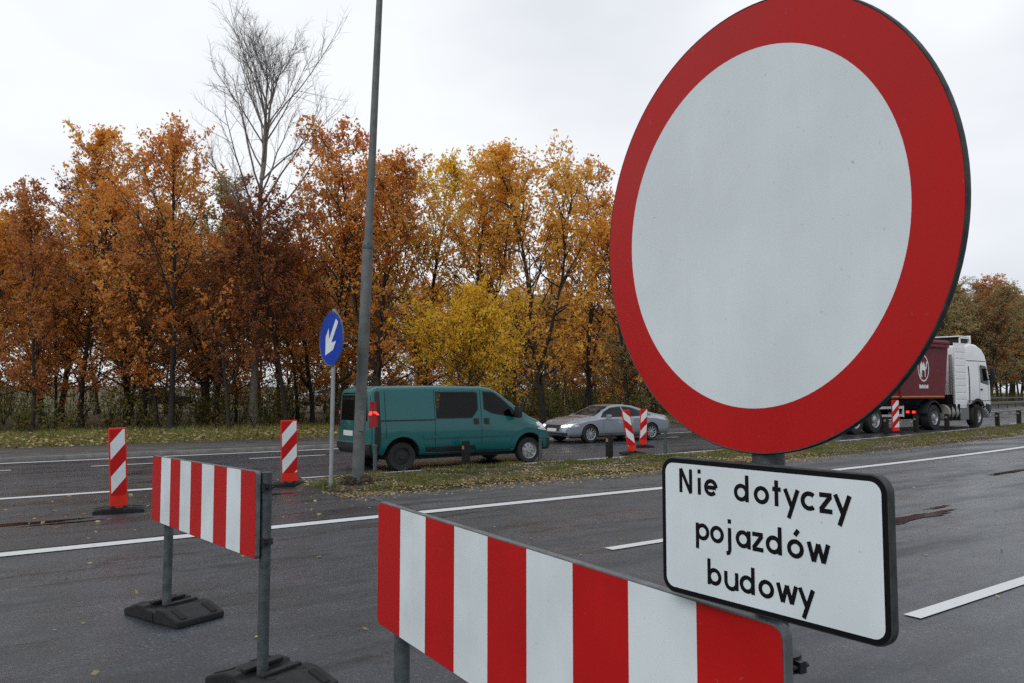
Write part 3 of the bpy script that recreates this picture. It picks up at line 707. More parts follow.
def wheel(parent, x, y, r, wd, style, out):
    """tyre with a rim part; out = -1 for the right side, +1 for the left"""
    e = obj('wheel', lathe([(r*.62, -wd/2+.01), (r*.93, -wd/2), (r*.985, -wd/2+.03), (r, -wd*.2), (r, wd*.2), (r*.985, wd/2-.03), (r*.93, wd/2), (r*.62, wd/2-.01)], 40, caps=False), M_tyre, parent, 30)
    e.location = (x, y, r)
    bm = lathe([(r*.635, wd/2-.005), (r*.60, wd/2-.012), (r*.56, wd/2-.05), (r*.2, wd/2-.035), (r*.17, wd/2-.012), (0.001, wd/2-.012)], 36, caps=False)
    if style == 'spoke':
        bm.free(); bm = lathe([(r*.66, wd/2-.003), (r*.60, wd/2-.014), (r*.57, wd/2-.06), (r*.56, -wd*.2), (.001, -wd*.2)], 36, caps=False)
        for k in range(10):
            a = 2*math.pi*k/10; q = Matrix.Rotation(-a, 3, 'Y')
            add_box(bm, q @ Vector((r*.37, wd/2-.03, 0)), (r*.48, .025, r*.085), 0, q)
        lathe([(r*.16, wd/2-.05), (r*.16, wd/2-.012), (.001, wd/2-.008)], 20, bm=bm)
    elif style == 'cover':
        for k in range(8):
            a = 2*math.pi*k/8; q = Matrix.Rotation(-a, 3, 'Y'); add_box(bm, q @ Vector((r*.40, wd/2-.028, 0)), (r*.22, .03, r*.10), 0, q)
    elif style == 'truck':
        bm.free(); bm = lathe([(r*.58, wd/2-.002), (r*.54, wd/2-.02), (r*.5, wd/2-.10), (r*.30, wd/2-.12), (r*.28, wd/2-.03), (r*.16, wd/2-.01), (.001, wd/2-.01)], 36, caps=False)
        for k in range(10):
            a = 2*math.pi*k/10; lathe([(r*.03, wd/2-.13), (r*.03, wd/2-.085), (.001, wd/2-.08)], 8, bm=bm, c=(r*.42*math.cos(a), 0, r*.42*math.sin(a)))
    if out < 0: bmesh.ops.rotate(bm, verts=bm.verts, matrix=Matrix.Rotation(math.pi, 3, 'Z'), cent=(0, 0, 0))
    obj('rim', bm, M_plast if style == 'steel' else M_rimm, e, 30)
    return e
# --- green panel van
M_green = mat('teal green car paint', (.003, .108, .110), .36, coat=.6, var=.06, vscale=2, spec=.3)
M_greenf = mat('teal green lower trim', (.007, .09, .09), .4, coat=.4)
van = thing('van', 'teal green panel van with lit tail lamps driving right behind the lamp post', 'van')
vst = [(0.00, .46, 1.74, .86, .70, 1.0, .10), (.05, .42, 1.87, .925, .755, 1.0, .11), (.22, .38, 1.94, .95, .785, 1.0, .11), (1.5, .33, 1.965, .952, .80, 1.0, .11), (2.75, .33, 1.955, .952, .80, 1.0, .11),
       (3.0, .33, 1.925, .952, .79, 1.0, .11), (3.2, .33, 1.84, .952, .78, 1.0, .11), (3.55, .33, 1.60, .95, .77, 1.0, .10), (3.95, .33, 1.315, .945, .78, .98, .09), (4.12, .33, 1.205, .94, .79, .95, .09), (4.35, .33, 1.115, .93, .78, .9, .09),
       (4.58, .32, .985, .89, .74, .8, .10), (4.70, .32, .84, .83, .70, .66, .10), (4.78, .34, .66, .70, .62, .52, .08), (4.80, .38, .56, .62, .56, .47, .05)]
def shrink(poly, d):
    cx = sum(p[0] for p in poly)/len(poly); cz = sum(p[1] for p in poly)/len(poly)
    return [(cx+(x-cx)*(1-d/max(.2, abs(x-cx)+.2)), cz+(z-cz)*(1-d/max(.12, abs(z-cz)+.05))) for x, z in poly]
VF = [(2.76, 1.82), (3.06, 1.80), (3.30, 1.64), (3.62, 1.37), (3.72, 1.25), (3.70, 1.18), (3.52, 1.18), (2.98, 1.27), (2.76, 1.38)]; VS = [(1.52, 1.81), (2.56, 1.81), (2.61, 1.77), (2.61, 1.38), (2.44, 1.17), (1.52, 1.17)]; CF = [(2.42, .96), (3.55, .95), (3.25, 1.16), (2.92, 1.315), (2.42, 1.365)]; CR = [(.98, 1.0), (2.36, .96), (2.36, 1.365), (1.95, 1.33), (1.45, 1.20), (1.12, 1.08)]
vb, vt = loft_body(vst, 'body', [M_green, M_void], van, 90, [(.70, .36, .415, -1.2, -.62), (.70, .36, .415, .62, 1.2), (4.02, .36, .415, -1.2, -.62), (4.02, .36, .415, .62, 1.2)], cuts=[shrink(VF, .03), shrink(VS, .03)])
for sgn in (-1, 1):
    decal(vt, VF, 'y', sgn, .004, 'window', M_win, van)
    decal(vt, VS, 'y', sgn, .004, 'window', M_win, van)
    decal(vt, [(.20, 1.135), (1.50, 1.135), (1.50, 1.165), (.20, 1.165)], 'y', sgn, .006, 'sliding_rail', M_plast, van)
    decal(vt, [(1.18, .36), (3.50, .36), (3.50, .385), (2.55, .40), (2.5, .52), (1.18, .52)], 'y', sgn, .008, 'sill_cladding', M_plast, van)
    decal(vt, [(1.20, .72), (3.50, .72), (3.50, .79), (1.20, .79)], 'y', sgn, .016, 'side_moulding', M_green, van)
    for xd in (.31, 1.48, 2.68):
        decal(vt, [(xd, .54), (xd+.012, .54), (xd+.012, 1.86), (xd, 1.86)], 'y', sgn, .0015, 'door_seam', M_void, van)
    for xd in (2.48, 2.76): decal(vt, [(xd, 1.02), (xd+.12, 1.02), (xd+.12, 1.16), (xd, 1.16)], 'y', sgn, .022, 'door_handle', M_plast, van)
    for xa in (.70, 4.02):     # flared lips over the wheels
        arc = [(xa+r*math.cos(R(a)), .36+r*math.sin(R(a))) for r, aa in ((.55, range(4, 177, 8)), (.425, range(172, 3, -8))) for a in aa]
        decal(vt, arc, 'y', sgn, .018, 'wheel_lip', M_green, van, .07)
    decal(vt, [(.02, .46), (.2, .46), (.2, 1.00), (.02, 1.0)], 'y', sgn, .005, 'corner_bumper', M_plast, van)
    decal(vt, [(.025, 1.0), (.20, 1.0), (.20, 1.88), (.03, 1.85)], 'y', sgn, .005, 'corner_pillar', M_plast, van)
    decal(vt, [(.01, 1.02), (.13, 1.02), (.13, 1.58), (.03, 1.58)], 'y', sgn, .012, 'tail_lamp', M_tail, van)
    decal(vt, [(sgn*.90, 1.0), (sgn*.80, 1.0), (sgn*.785, 1.58), (sgn*.84, 1.58)][::sgn], 'x', -1, .012, 'tail_lamp', M_tail, van)
    hb = decal(vt, [(sgn*.895, 1.28), (sgn*.805, 1.28), (sgn*.80, 1.36), (sgn*.87, 1.36)][::sgn], 'x', -1, .018, 'brake_light', mat('lit brake lamp', (1, .05, .03), .3, emit=1.3), van)
    decal(vt, [(.01, 1.30), (.09, 1.30), (.09, 1.345), (.01, 1.345)], 'y', sgn, .018, 'brake_light', mat('lit brake lamp', (1, .05, .03), .3), van)
    decal(vt, [(4.28, .86), (4.62, .80), (4.64, .88), (4.40, 1.04), (4.28, 1.02)], 'y', sgn, .01, 'headlamp', M_lamp, van)
    decal(vt, [(4.50, .33), (4.76, .36), (4.77, .60), (4.55, .62), (4.42, .5), (4.38, .40)], 'y', sgn, .012, 'front_bumper', M_plast, van)
    bm = bmesh.new(); add_box(bm, (3.62, sgn*1.06, 1.30), (.10, .20, .28)); add_box(bm, (3.66, sgn*.93, 1.24), (.06, .2, .07))
    obj('wing_mirror', bm, M_plast, van, 40, bevel=.02)
    for xw in (.70, 4.02): wheel(van, xw, sgn*.845, .325, .20, 'steel' if xw < 2 else 'cover', sgn)
decal(vt, [(-.70, 1.14), (.70, 1.14), (.66, 1.72), (.6, 1.78), (-.6, 1.78), (-.66, 1.72)], 'x', -1, .005, 'window', M_glass, van)
decal(vt, [(-.008, .62), (.008, .62), (.008, 1.85), (-.008, 1.85)], 'x', -1, .008, 'door_seam', M_void, van)
decal(vt, [(.06, .78), (.56, .78), (.56, .90), (.06, .90)], 'x', -1, .010, 'number_plate', M_plate, van)
decal(vt, [(-.84, .42), (.84, .42), (.86, .62), (-.86, .62)], 'x', -1, .05, 'rear_bumper', M_plast, van)
decal(vt, [(-.84, .625), (.84, .625), (.84, .645), (-.84, .645)], 'x', -1, .045, 'bumper_strip', M_alu, van)
decal(vt, [(3.18, -.68), (4.02, -.70), (4.02, .70), (3.18, .68)], 'z', 1, .004, 'windscreen', M_glass, van)
for sy in (-.45, .45):
    bm = bmesh.new(); add_box(bm, (2.72, sy, 1.36), (.14, .46, .46)); add_box(bm, (2.70, sy, 1.66), (.10, .26, .18)); obj('seat', bm, mat('dark seat cloth', (.02, .021, .024), .9), van, bevel=.03)
bm = bmesh.new(); lathe([(.17, -.015), (.185, 0), (.17, .015), (.155, 0), (.17, -.015)], 24, 'y', bm, (0, 0, 0), caps=False); bmesh.ops.rotate(bm, verts=bm.verts, matrix=Matrix.Rotation(R(90), 3, 'Z') @ Matrix.Rotation(R(30), 3, 'X'), cent=(0, 0, 0)); bmesh.ops.translate(bm, verts=bm.verts, vec=(3.35, .42, 1.26)); obj('steering_wheel', bm, M_plast, van, 40)
add = bmesh.new(); add_box(add, (2.4, 0, .32), (3.9, 1.5, .16)); obj('underbody', add, M_void, van)
vang = YAW
van.rotation_euler = (0, 0, vang); van.scale = (.98, .92, .90)
vd = Vector((math.cos(vang), math.sin(vang), 0)); vn = Vector((-vd.y, vd.x, 0))
van.location = Vector((-2.27, 16.15, 0))-vd*.70*.98+vn*.90*.92
# --- silver saloon
M_silver = mat('silver blue car paint', (.27, .30, .345), .3, .4, coat=.8)
car = thing('car', 'silver four door saloon driving left behind the pair of guide posts', 'car')
cst = [(0.0, .42, .78, .80, .66, .62, .06), (.06, .36, .94, .88, .70, .72, .06), (.2, .30, 1.00, .92, .72, .78, .07), (.55, .26, 1.055, .94, .70, .82, .08), (.9, .24, 1.14, .945, .64, .88, .09), (1.3, .24, 1.28, .95, .58, .9, .10),
       (1.75, .24, 1.405, .95, .565, .9, .10), (2.2, .24, 1.455, .95, .565, .9, .10), (2.6, .24, 1.455, .95, .565, .9, .10), (2.95, .24, 1.395, .95, .57, .9, .10), (3.3, .24, 1.24, .95, .60, .9, .09), (3.65, .24, 1.06, .95, .70, .88, .07),
       (3.8, .24, 1.005, .95, .76, .86, .07), (4.3, .24, .95, .94, .76, .8, .08), (4.75, .24, .86, .91, .72, .7, .09), (4.98, .25, .75, .84, .66, .6, .09), (5.08, .28, .62, .72, .58, .5, .07), (5.12, .32, .52, .60, .52, .44, .05)]
cb_, ct = loft_body(cst, 'body', [M_silver, M_void], car, 90, [(1.12, .34, .39, -1.2, -.6), (1.12, .34, .39, .6, 1.2), (4.12, .34, .39, -1.2, -.6), (4.12, .34, .39, .6, 1.2)], cuts=[shrink(CF, .03), shrink(CR, .03)])
for sgn in (-1, 1):
    decal(ct, CF, 'y', sgn, .004, 'window', M_win, car)
    decal(ct, CR, 'y', sgn, .004, 'window', M_win, car)
    for xd in (1.45, 2.38, 3.5): decal(ct, [(xd, .42), (xd+.012, .42), (xd+.012, .94), (xd, .94)], 'y', sgn, .0015, 'door_seam', M_void, car)
    for xd in (1.56, 2.5): decal(ct, [(xd, .80), (xd+.2, .80), (xd+.2, .835), (xd, .835)], 'y', sgn, .02, 'door_handle', M_silver, car)
    decal(ct, [(1.62, .34), (3.65, .34), (3.65, .36), (1.62, .36)], 'y', sgn, .008, 'sill_trim', M_alu, car)
    decal(ct, [(4.62, .64), (4.98, .60), (4.99, .66), (4.66, .76)], 'y', sgn, .008, 'headlamp', M_lamp, car)
    decal(ct, [(sgn*.82, .62), (sgn*.48, .60), (sgn*.46, .67), (sgn*.80, .72)][::sgn], 'x', 1, .008, 'headlamp', mat('lit headlamp', (1, .98, .94), .2, emit=1.4), car)
    decal(ct, [(.0, .76), (.28, .80), (.28, .90), (.02, .92)], 'y', sgn, .006, 'tail_lamp', M_tail, car)
    bm = bmesh.new(); add_box(bm, (3.32, sgn*1.02, 1.0), (.12, .20, .14)); obj('wing_mirror', bm, M_silver, car, 40, bevel=.03)
    for xw in (1.12, 4.12): wheel(car, xw, sgn*.84, .345, .24, 'spoke', sgn)
decal(ct, [(-.40, .46), (.40, .46), (.42, .68), (-.42, .68)], 'x', 1, .006, 'grille', M_plast, car)
decal(ct, [(-.26, .44), (.26, .44), (.26, .55), (-.26, .55)], 'x', 1, .02, 'number_plate', M_plate, car)
decal(ct, [(-.75, .30), (.75, .30), (.78, .40), (-.78, .40)], 'x', 1, .008, 'air_intake', M_plast, car)
decal(ct, [(2.98, -.54), (3.72, -.68), (3.74, .68), (2.98, .54)], 'z', 1, .004, 'windscreen', M_glass, car)
decal(ct, [(.86, -.58), (1.62, -.50), (1.62, .50), (.86, .58)], 'z', 1, .004, 'rear_window', M_glass, car)
for sx, sy in ((2.42, -.38), (2.42, .38), (1.35, -.38), (1.35, .38)):
    bm = bmesh.new(); add_box(bm, (sx, sy, 1.08), (.12, .40, .24)); add_box(bm, (sx-.02, sy, 1.24), (.08, .22, .12)); obj('seat', bm, mat('dark seat cloth', (.02, .021, .024), .9), car, bevel=.03)
add = bmesh.new(); add_box(add, (2.6, 0, .25), (4.3, 1.5, .12)); obj('underbody', add, M_void, car)
cdv = Vector((-math.cos(YAW), -math.sin(YAW), 0)); car.rotation_euler = (0, 0, YAW+math.pi); cn = Vector((-cdv.y, cdv.x, 0))
car.scale = (.92, .88, .845)
car.location = Vector((4.74, 26.77, 0))-cdv*1.12*.92-cn*.9*.88

# --- parked cars glimpsed through the trunks
M_pw = mat('white car paint', (.66, .68, .70), .3, coat=.6); M_pd = mat('dark blue car paint', (.02, .03, .08), .3, coat=.6)
for px, Y, m, lab in ((200, 58, M_pw, 'white car parked beyond the trunks left of the bare tree'), (300, 60, M_pw, 'white car parked beyond the trunks left of the blue arrow sign'), (122, 57, M_pd, 'dark blue car parked beyond the trunks behind the left guide post')):
    x = ground_at(px, Y); x.z += .45
    c = dup(car, x, YAW+.2, lab, 'cars parked behind the wood', (1, 1, 1)); 
    for ch in c.children:
        if ch.name.startswith('body'): ch.material_slots[0].link = 'OBJECT'; ch.material_slots[0].material = m

# --- articulated truck: white tractor and red tipper trailer (they couple, so each is a thing)
M_twhite = mat('white truck paint', (.80, .815, .82), .4, coat=.3, var=.05, vscale=2)
M_maroon = mat('maroon trailer paint', (.14, .011, .018), .5, var=.15, vscale=3, spec=.2)
M_chas = mat('black chassis steel', (.010, .010, .011), .6, spec=.2)
M_orng = mat('orange stripe', (.55, .20, .03), .5)
TR = thing('truck', 'white tractor truck with high roof cab driving right on the far carriageway', 'truck')
tst = [(-.95, 1.0, 3.42, 1.18, 1.08, 2.2, .12), (-.88, .98, 3.50, 1.24, 1.12, 2.2, .14), (-.3, .98, 3.62, 1.25, 1.12, 2.2, .16), (.3, .95, 3.60, 1.25, 1.11, 2.2, .2), (.75, .75, 3.46, 1.25, 1.10, 2.2, .22), (1.0, .60, 3.26, 1.25, 1.09, 2.1, .22), (1.14, .5, 3.04, 1.24, 1.08, 2.0, .2), (1.28, .42, 2.6, 1.22, 1.08, 1.8, .2), (1.36, .38, 1.75, 1.19, 1.08, 1.4, .15), (1.44, .38, 1.2, 1.12, 1.0, .95, .12), (1.46, .42, 1.0, 1.02, .92, .8, .1)]
tb, tt = loft_body(tst, 'cab', [M_twhite, M_void], TR, 60, [(0, .5, .62, -1.6, -.55), (0, .5, .62, .55, 1.6)])
for sgn in (-1, 1):
    decal(tt, [(.30, 1.92), (1.10, 1.80), (1.12, 2.05), (.98, 2.62), (.42, 2.68), (.30, 2.6)], 'y', sgn, .005, 'window', M_glass, TR)
    for xd in (.2, 1.06): decal(tt, [(xd, 1.15), (xd+.02, 1.15), (xd+.02, 2.75), (xd, 2.75)], 'y', sgn, .002, 'door_seam', M_void, TR)
    decal(tt, [(.28, 1.58), (.46, 1.58), (.46, 1.66), (.28, 1.66)], 'y', sgn, .02, 'door_handle', M_plast, TR)
    arc = [(r*math.cos(R(a)), .5+r*math.sin(R(a))) for r, aa in ((.74, range(8, 173, 9)), (.63, range(168, 7, -9))) for a in aa]
    decal(tt, arc, 'y', sgn, .03, 'mudguard', M_plast, TR)
    bm = bmesh.new(); add_box(bm, (1.16, sgn*1.40, 2.28), (.12, .18, .56)); add_box(bm, (1.12, sgn*1.26, 2.5), (.06, .3, .05)); add_box(bm, (1.12, sgn*1.26, 2.06), (.06, .3, .05)); obj('wing_mirror', bm, M_plast, TR, 40, bevel=.03)
    # slatted side fairing behind the cab
    bm = bmesh.new(); add_box(bm, (-1.44, sgn*1.20, 2.2), (.92, .05, 2.7))
    for k in range(9): add_box(bm, (-1.44, sgn*1.231, 1.05+k*.28), (.84, .02, .22))
    obj('side_fairing', bm, M_twhite, TR, bevel=.008)
    wheel(TR, 0, sgn*1.08, .5, .30, 'truck', sgn)
    wheel(TR, -3.8, sgn*1.06, .5, .36, 'truck', sgn)
    bm = lathe([(.30, -.5), (.32, -.48), (.32, .48), (.30, .5)], 24); bmesh.ops.rotate(bm, verts=bm.verts, matrix=Matrix.Rotation(R(90), 3, 'Z'), cent=(0, 0, 0))
    bmesh.ops.translate(bm, verts=bm.verts, vec=(-2.15, sgn*.98, .68)); obj('fuel_tank', bm, mat('brushed tank metal', (.30, .29, .27), .5, .2, var=.2), TR, 40)
    bm = bmesh.new()
    for k in range(3): add_box(bm, (-2.5+.35*k, sgn*.98, .68), (.05, .67, .67))
    obj('tank_strap', bm, M_chas, TR)
    obj('side_box', box((-1.15, sgn*1.0, .66), (.8, .42, .62)), mat('grey fairing', (.14, .15, .155), .5), TR, bevel=.03)
    pg = [(-3.8+r*math.cos(R(a)), .5+r*math.sin(R(a))) for r, aa in ((.66, range(15, 166, 10)), (.62, range(165, 14, -10))) for a in aa]
    obj('rear_mudguard', prism(pg, sgn*.85, sgn*1.25), M_plast, TR)
    bm = bmesh.new(); add_box(bm, (-4.72, sgn*.78, .70), (.08, .42, .16)); obj('tail_lamp', bm, M_tail, TR, bevel=.01)
    bm = bmesh.new(); add_box(bm, (-4.765, sgn*.66, .72), (.02, .12, .09)); add_box(bm, (-4.765, sgn*.90, .72), (.02, .12, .09)); obj('brake_light', bm, mat('lit brake lamp', (1, .05, .03), .3), TR)
for sgn in (-1, 1):
    decal(tt, [(.62, .58), (1.22, .52), (1.30, .95), (.80, 1.02), (.70, .9)], 'y', sgn, .012, 'step_panel', M_plast, TR)
    decal(tt, [(-.9, 2.82), (1.02, 2.82), (1.02, 2.85), (-.9, 2.85)], 'y', sgn, .003, 'roof_seam', M_void, TR)
    decal(tt, [(-.88, 1.12), (1.26, 1.12), (1.26, 1.15), (-.88, 1.15)], 'y', sgn, .003, 'lower_seam', M_void, TR)
    decal(tt, [(-.75, .98), (-.66, .98), (-.66, 2.6), (-.75, 2.6)], 'y', sgn, .004, 'rear_seam', M_plast, TR)
bm = bmesh.new(); add_box(bm, (1.36, 0, 2.78), (.30, 2.0, .05), 0, Matrix.Rotation(R(24), 3, 'Y')); obj('sun_visor', bm, M_plast, TR, bevel=.012)
decal(tt, [(-1.02, 1.85), (1.02, 1.85), (.98, 2.72), (-.98, 2.72)], 'x', 1, .005, 'windscreen', M_glass, TR)
decal(tt, [(-.9, .85), (.9, .85), (.9, 1.4), (-.9, 1.4)], 'x', 1, .012, 'grille', M_plast, TR)
bm = bmesh.new()
for s_ in (-1, 1): add_box(bm, (-2.4, s_*.42, .85), (4.7, .1, .26))
add_box(bm, (-3.6, 0, 1.05), (1.1, .9, .16)); add_box(bm, (-1.5, 0, 1.15), (.5, 1.6, .5)); obj('chassis', bm, M_chas, TR)
bm = bmesh.new()
add_box(bm, (-.55, 0, 3.87), (.9, 2.1, .05)); add_box(bm, (-.12, 0, 3.75), (.08, 2.2, .34))
for s_ in (-1, 1): add_box(bm, (-.5, s_*1.05, 3.80), (.8, .05, .06)); add_box(bm, (-.9, s_*1.0, 3.68), (.06, .06, .4))
obj('roof_spoiler', bm, M_twhite, TR, bevel=.015)
bm = bmesh.new(); add_box(bm, (-.52, 0, 3.70), (.72, 1.98, .26)); obj('spoiler_grille', bm, M_plast, TR)
bm = tube([(-1.15, -.7, 1.2), (-1.15, -.7, 3.1)], .07, 12); obj('exhaust_stack', bm, M_rimm, TR, 40)
HT = YAW+.01; tdv = Vector((math.cos(HT), math.sin(HT), 0)); tn = Vector((-tdv.y, tdv.x, 0))
TS = 1.09; TR.scale = (TS, TS, TS); TR.rotation_euler = (0, 0, HT)
TR.location = Vector((18.25, 34.0, 0))+tdv*3.8*TS+tn*1.15*TS
TL = thing('tipper_trailer', 'maroon tipper trailer with white camel emblem coupled behind the white truck', 'trailer', TR.location, HT); TL.scale = (TS, TS, TS)
side = [(-10.9, 1.25), (-2.85, 1.25), (-2.45, 3.30), (-2.55, 3.35), (-11.1, 3.35)]
bm = prism(side, -1.22, 1.22); obj('tipper_body', bm, M_maroon, TL, bevel=.02)
bm = bmesh.new()
for k in range(5):
    for s_ in (-1, 1): add_box(bm, (-10.8+k*1.1, s_*1.245, 2.3), (.10, .05, 2.0))
for s_ in (-1, 1): add_box(bm, (-6.8, s_*1.25, 3.36), (8.5, .14, .12))
obj('body_rib', bm, M_maroon, TL)
bm = lathe([(.12, -1.28), (.12, 1.28)], 14); bmesh.ops.scale(bm, vec=(1, 3.6, 1), verts=bm.verts); bmesh.ops.rotate(bm, verts=bm.verts, matrix=Matrix.Rotation(R(90), 3, 'Z'), cent=(0, 0, 0)); bmesh.ops.translate(bm, verts=bm.verts, vec=(-6.9, -1.12, 3.50)); obj('rolled_cover', bm, M_maroon, TL, 40)
bm = bmesh.new(); add_box(bm, (-2.5, 0, 3.48), (.5, 2.4, .12)); obj('front_cap', bm, M_maroon, TL, bevel=.03)
bm = bmesh.new()
for s_ in (-1, 1): add_box(bm, (-6.9, s_*1.225, 1.33), (7.9, .02, .05))
obj('reflective_stripe', bm, M_orng, TL)
bm = bmesh.new()
for s_ in (-1, 1): add_box(bm, (-6.4, s_*.5, 1.08), (8.4, .14, .28))
for s_ in (-1, 1): add_box(bm, (-3.0, s_*.6, .95), (.14, .14, .6))
obj('chassis', bm, M_chas, TL)
for s_ in (-1, 1):
    for xw in (-8.2, -9.5, -10.8): wheel(TL, xw, s_*1.05, .5, .36, 'truck', s_)
    bm = bmesh.new()
    for z in (.72, 1.02): add_box(bm, (-7.0, s_*1.15, z-.1), (1.9, .04, .09))
    add_box(bm, (-6.08, s_*1.15, .77), (.07, .05, .42)); add_box(bm, (-7.9, s_*1.15, .77), (.07, .05, .42))
    obj('side_guard', bm, mat('white guard paint', (.55, .56, .56), .5), TL)
    # emblem: a camel walking inside an oval ring, with a short line of lettering below
    cx, cz = -4.55, 2.45; y0 = s_*1.226
    bm = bmesh.new(); n = 40
    for r0, r1 in ((1.0, .90),):
        for i in range(n):
            a, b = 2*math.pi*i/n, 2*math.pi*(i+1)/n
            bm.faces.new([bm.verts.new((cx+.44*r*math.cos(q), y0, cz+.53*r*math.sin(q))) for r, q in ((r0, a), (r0, b), (r1, b), (r1, a))])
    cam_ = [(-.30, .02), (-.27, .14), (-.20, .12), (-.14, .26), (-.07, .14), (-.01, .13), (.05, .26), (.12, .13), (.17, .04), (.22, .05), (.25, .18), (.30, .27), (.38, .25), (.38, .20), (.32, .18), (.29, .05), (.24, -.06), (.16, -.08), (.17, -.36), (.12, -.36), (.10, -.10), (-.14, -.08), (-.13, -.36), (-.18, -.36), (-.22, -.12), (-.28, -.20), (-.27, -.36), (-.32, -.36), (-.33, -.16)]
    bm.faces.new([bm.verts.new((cx+x*.9, y0, cz+z*1.0)) for x, z in cam_])
    for i, wd_ in enumerate((.09, .08, .08, .08, .07, .09, .07)):
        x0 = cx-.36+i*.105; bm.faces.new([bm.verts.new((x0+a*wd_, y0, cz-.80+b*(.12 if i % 2 else .15))) for a, b in ((0, 0), (1, 0), (1, 1), (0, 1))])
    bmesh.ops.triangulate(bm, faces=bm.faces[:])
    obj('emblem', bm, M_twhite, TL)

# ------------------------------------------------------------------ street furniture
def stripes_mat_panel(L, H, n=9):
    bm = bmesh.new(); r = .022
    for i in range(n):
        x0, x1 = L*i/n, L*(i+1)/n
        if i == 0: poly = [(x1, 0), (x1, -H), (x0+r, -H), (x0+.3*r, -H+.3*r), (x0, -H+r), (x0, -r), (x0+.3*r, -.3*r), (x0+r, 0)]
        elif i == n-1: poly = [(x0, 0), (x1-r, 0), (x1-.3*r, -.3*r), (x1, -r), (x1, -H+r), (x1-.3*r, -H+.3*r), (x1-r, -H), (x0, -H)]
        else: poly = [(x0, 0), (x1, 0), (x1, -H), (x0, -H)]
        f = bm.faces.new([bm.verts.new((x, -.0035, z)) for x, z in poly]); f.material_index = i % 2
    bmesh.ops.remove_doubles(bm, verts=bm.verts, dist=1e-5)
    bm.normal_update()
    for f in bm.faces:
        if f.normal.y > 0: f.normal_flip()
    return bm
def rubber_base(parent, x, y, rz, L=.66, W=.37, H=.10, z=0.0):
    """recycled rubber foot: sloped ends, carrying slots and sockets"""
    bm = prism([(-L/2, 0), (-L/2, .045), (-L/2+.17, H), (-.07, H), (-.06, H-.02), (.06, H-.02), (.07, H), (L/2-.17, H), (L/2, .045), (L/2, 0)], -W/2, W/2)
    c = Matrix.Rotation(rz, 4, 'Z'); c.translation = Vector((x, y, z))
    o = obj('base', bm, M_rubber, parent, bevel=.012); o.matrix_local = c
    for s in (-1, 1):
        for q in (-1, 1):
            bm = bmesh.new(); add_box(bm, (s*(L/2-.085), q*W*.32, (H+.045)/2+.001), (.13, .045, .010), 0, Matrix.Rotation(math.atan2(H-.045, .17)*s, 3, 'Y')); obj('slot', bm, M_void, o)
        for q in (-1, 1):
            obj('socket', lathe([(.026, H-.02), (.026, H+.0025), (.001, H+.0025)], 14, 'z', None, (s*.12, q*.10, 0)), M_void, o)
        bm = bmesh.new(); add_box(bm, (s*.02, s*W/2, .035), (.12, .012, .05)); obj('grip_slot', bm, M_void, o)
    for s in (-1, 1):
        add_ = bmesh.new(); add_box(add_, (s*.075, 0, H+.008), (.04, W*.7, .022)); obj('rib', add_, M_rubber, o, bevel=.006)
    return o
def barrier(label, start, az, L, H, zt, posts, base_rz, roll=0.0):
    b = thing('barrier', label, 'barrier', start, 0); m = Matrix.Rotation(az, 4, 'Z') @ Matrix.Rotation(roll, 4, 'Y')
    o = obj('striped_sheet', stripes_mat_panel(L, H), [M_red, M_white]); o.parent = b; o.matrix_local = Matrix.Translation((0, 0, zt)) @ m
    o = obj('backing_panel', prism(rrect(-.004, -H-.004, L+.004, .004, .024), -.002, .022), M_alu, b, bevel=.003); o.matrix_local = Matrix.Translation((0, 0, zt)) @ m
    h = Vector((math.cos(az), math.sin(az), 0)); n = Vector((-h.y, h.x, 0))
    for f, own, top in posts:
        p = h*f+n*.062
        if own:
            obj('post', tube([p+Vector((0, 0, .06)), p+Vector((0, 0, top))], .031, 20), M_galv, b, 40)
            rubber_base(b, p.x+.04, p.y+.03, base_rz)
        for z in (-.085, -H+.085):
            bm = bmesh.new(); add_box(bm, (f, .030, z), (.10, .012, .045)); lathe([(.036, z-.016), (.040, z-.016), (.040, z+.016), (.036, z+.016)], 20, 'z', bm, (f, .062, 0))
            add_box(bm, (f+.046, .062, z), (.018, .018, .022)); lathe([(.005, -.022), (.005, .022), (.0005, .022)], 8, 'y', bm, (f+.046, .062, z))
            o = obj('clamp', bm, M_bolt, b, 40); o.matrix_local = Matrix.Translation((0, 0, zt)) @ m
    return b
barrier('large striped barrier board in front, bolted to the round sign post', (-.54, 3.21, 0), -1.019, 2.005, .478, EYE-.443, [(.10, True, 1.12), (1.945, False, 1.1)], -.55)
barrier('smaller red and white striped barrier board on two posts with rubber feet, at left', (-2.66, 5.83, 0), R(-50.6), 2.0, .465, EYE-.465, [(.215, True, 1.10), (1.985, True, 1.165)], R(-34), -.018)

# --- round no-entry-for-vehicles sign with its text plate
RS = thing('traffic_sign', 'big round red bordered white sign with black lettered text plate below it', 'traffic sign', (.517, 1.584, 0))
def rel(p): return Vector(p)-Vector(RS.location)
obj('post', tube([(0, 0, .06), (0, 0, EYE+.62)], .032, 24), M_galv, RS, 40)
rubber_base(RS, 0, 0, -.55)
bm = bmesh.new(); n = 128
c0 = bm.verts.new((0, -.012, 0)); ri = [bm.verts.new((.36*math.cos(2*math.pi*i/n), -.012, .36*math.sin(2*math.pi*i/n))) for i in range(n)]
ro = [bm.verts.new((.447*math.cos(2*math.pi*i/n), -.012, .447*math.sin(2*math.pi*i/n))) for i in range(n)]
for i in range(n):
    bm.faces.new((c0, ri[i], ri[(i+1) % n])).material_index = 1; bm.faces.new((ri[i], ro[i], ro[(i+1) % n], ri[(i+1) % n])).material_index = 0
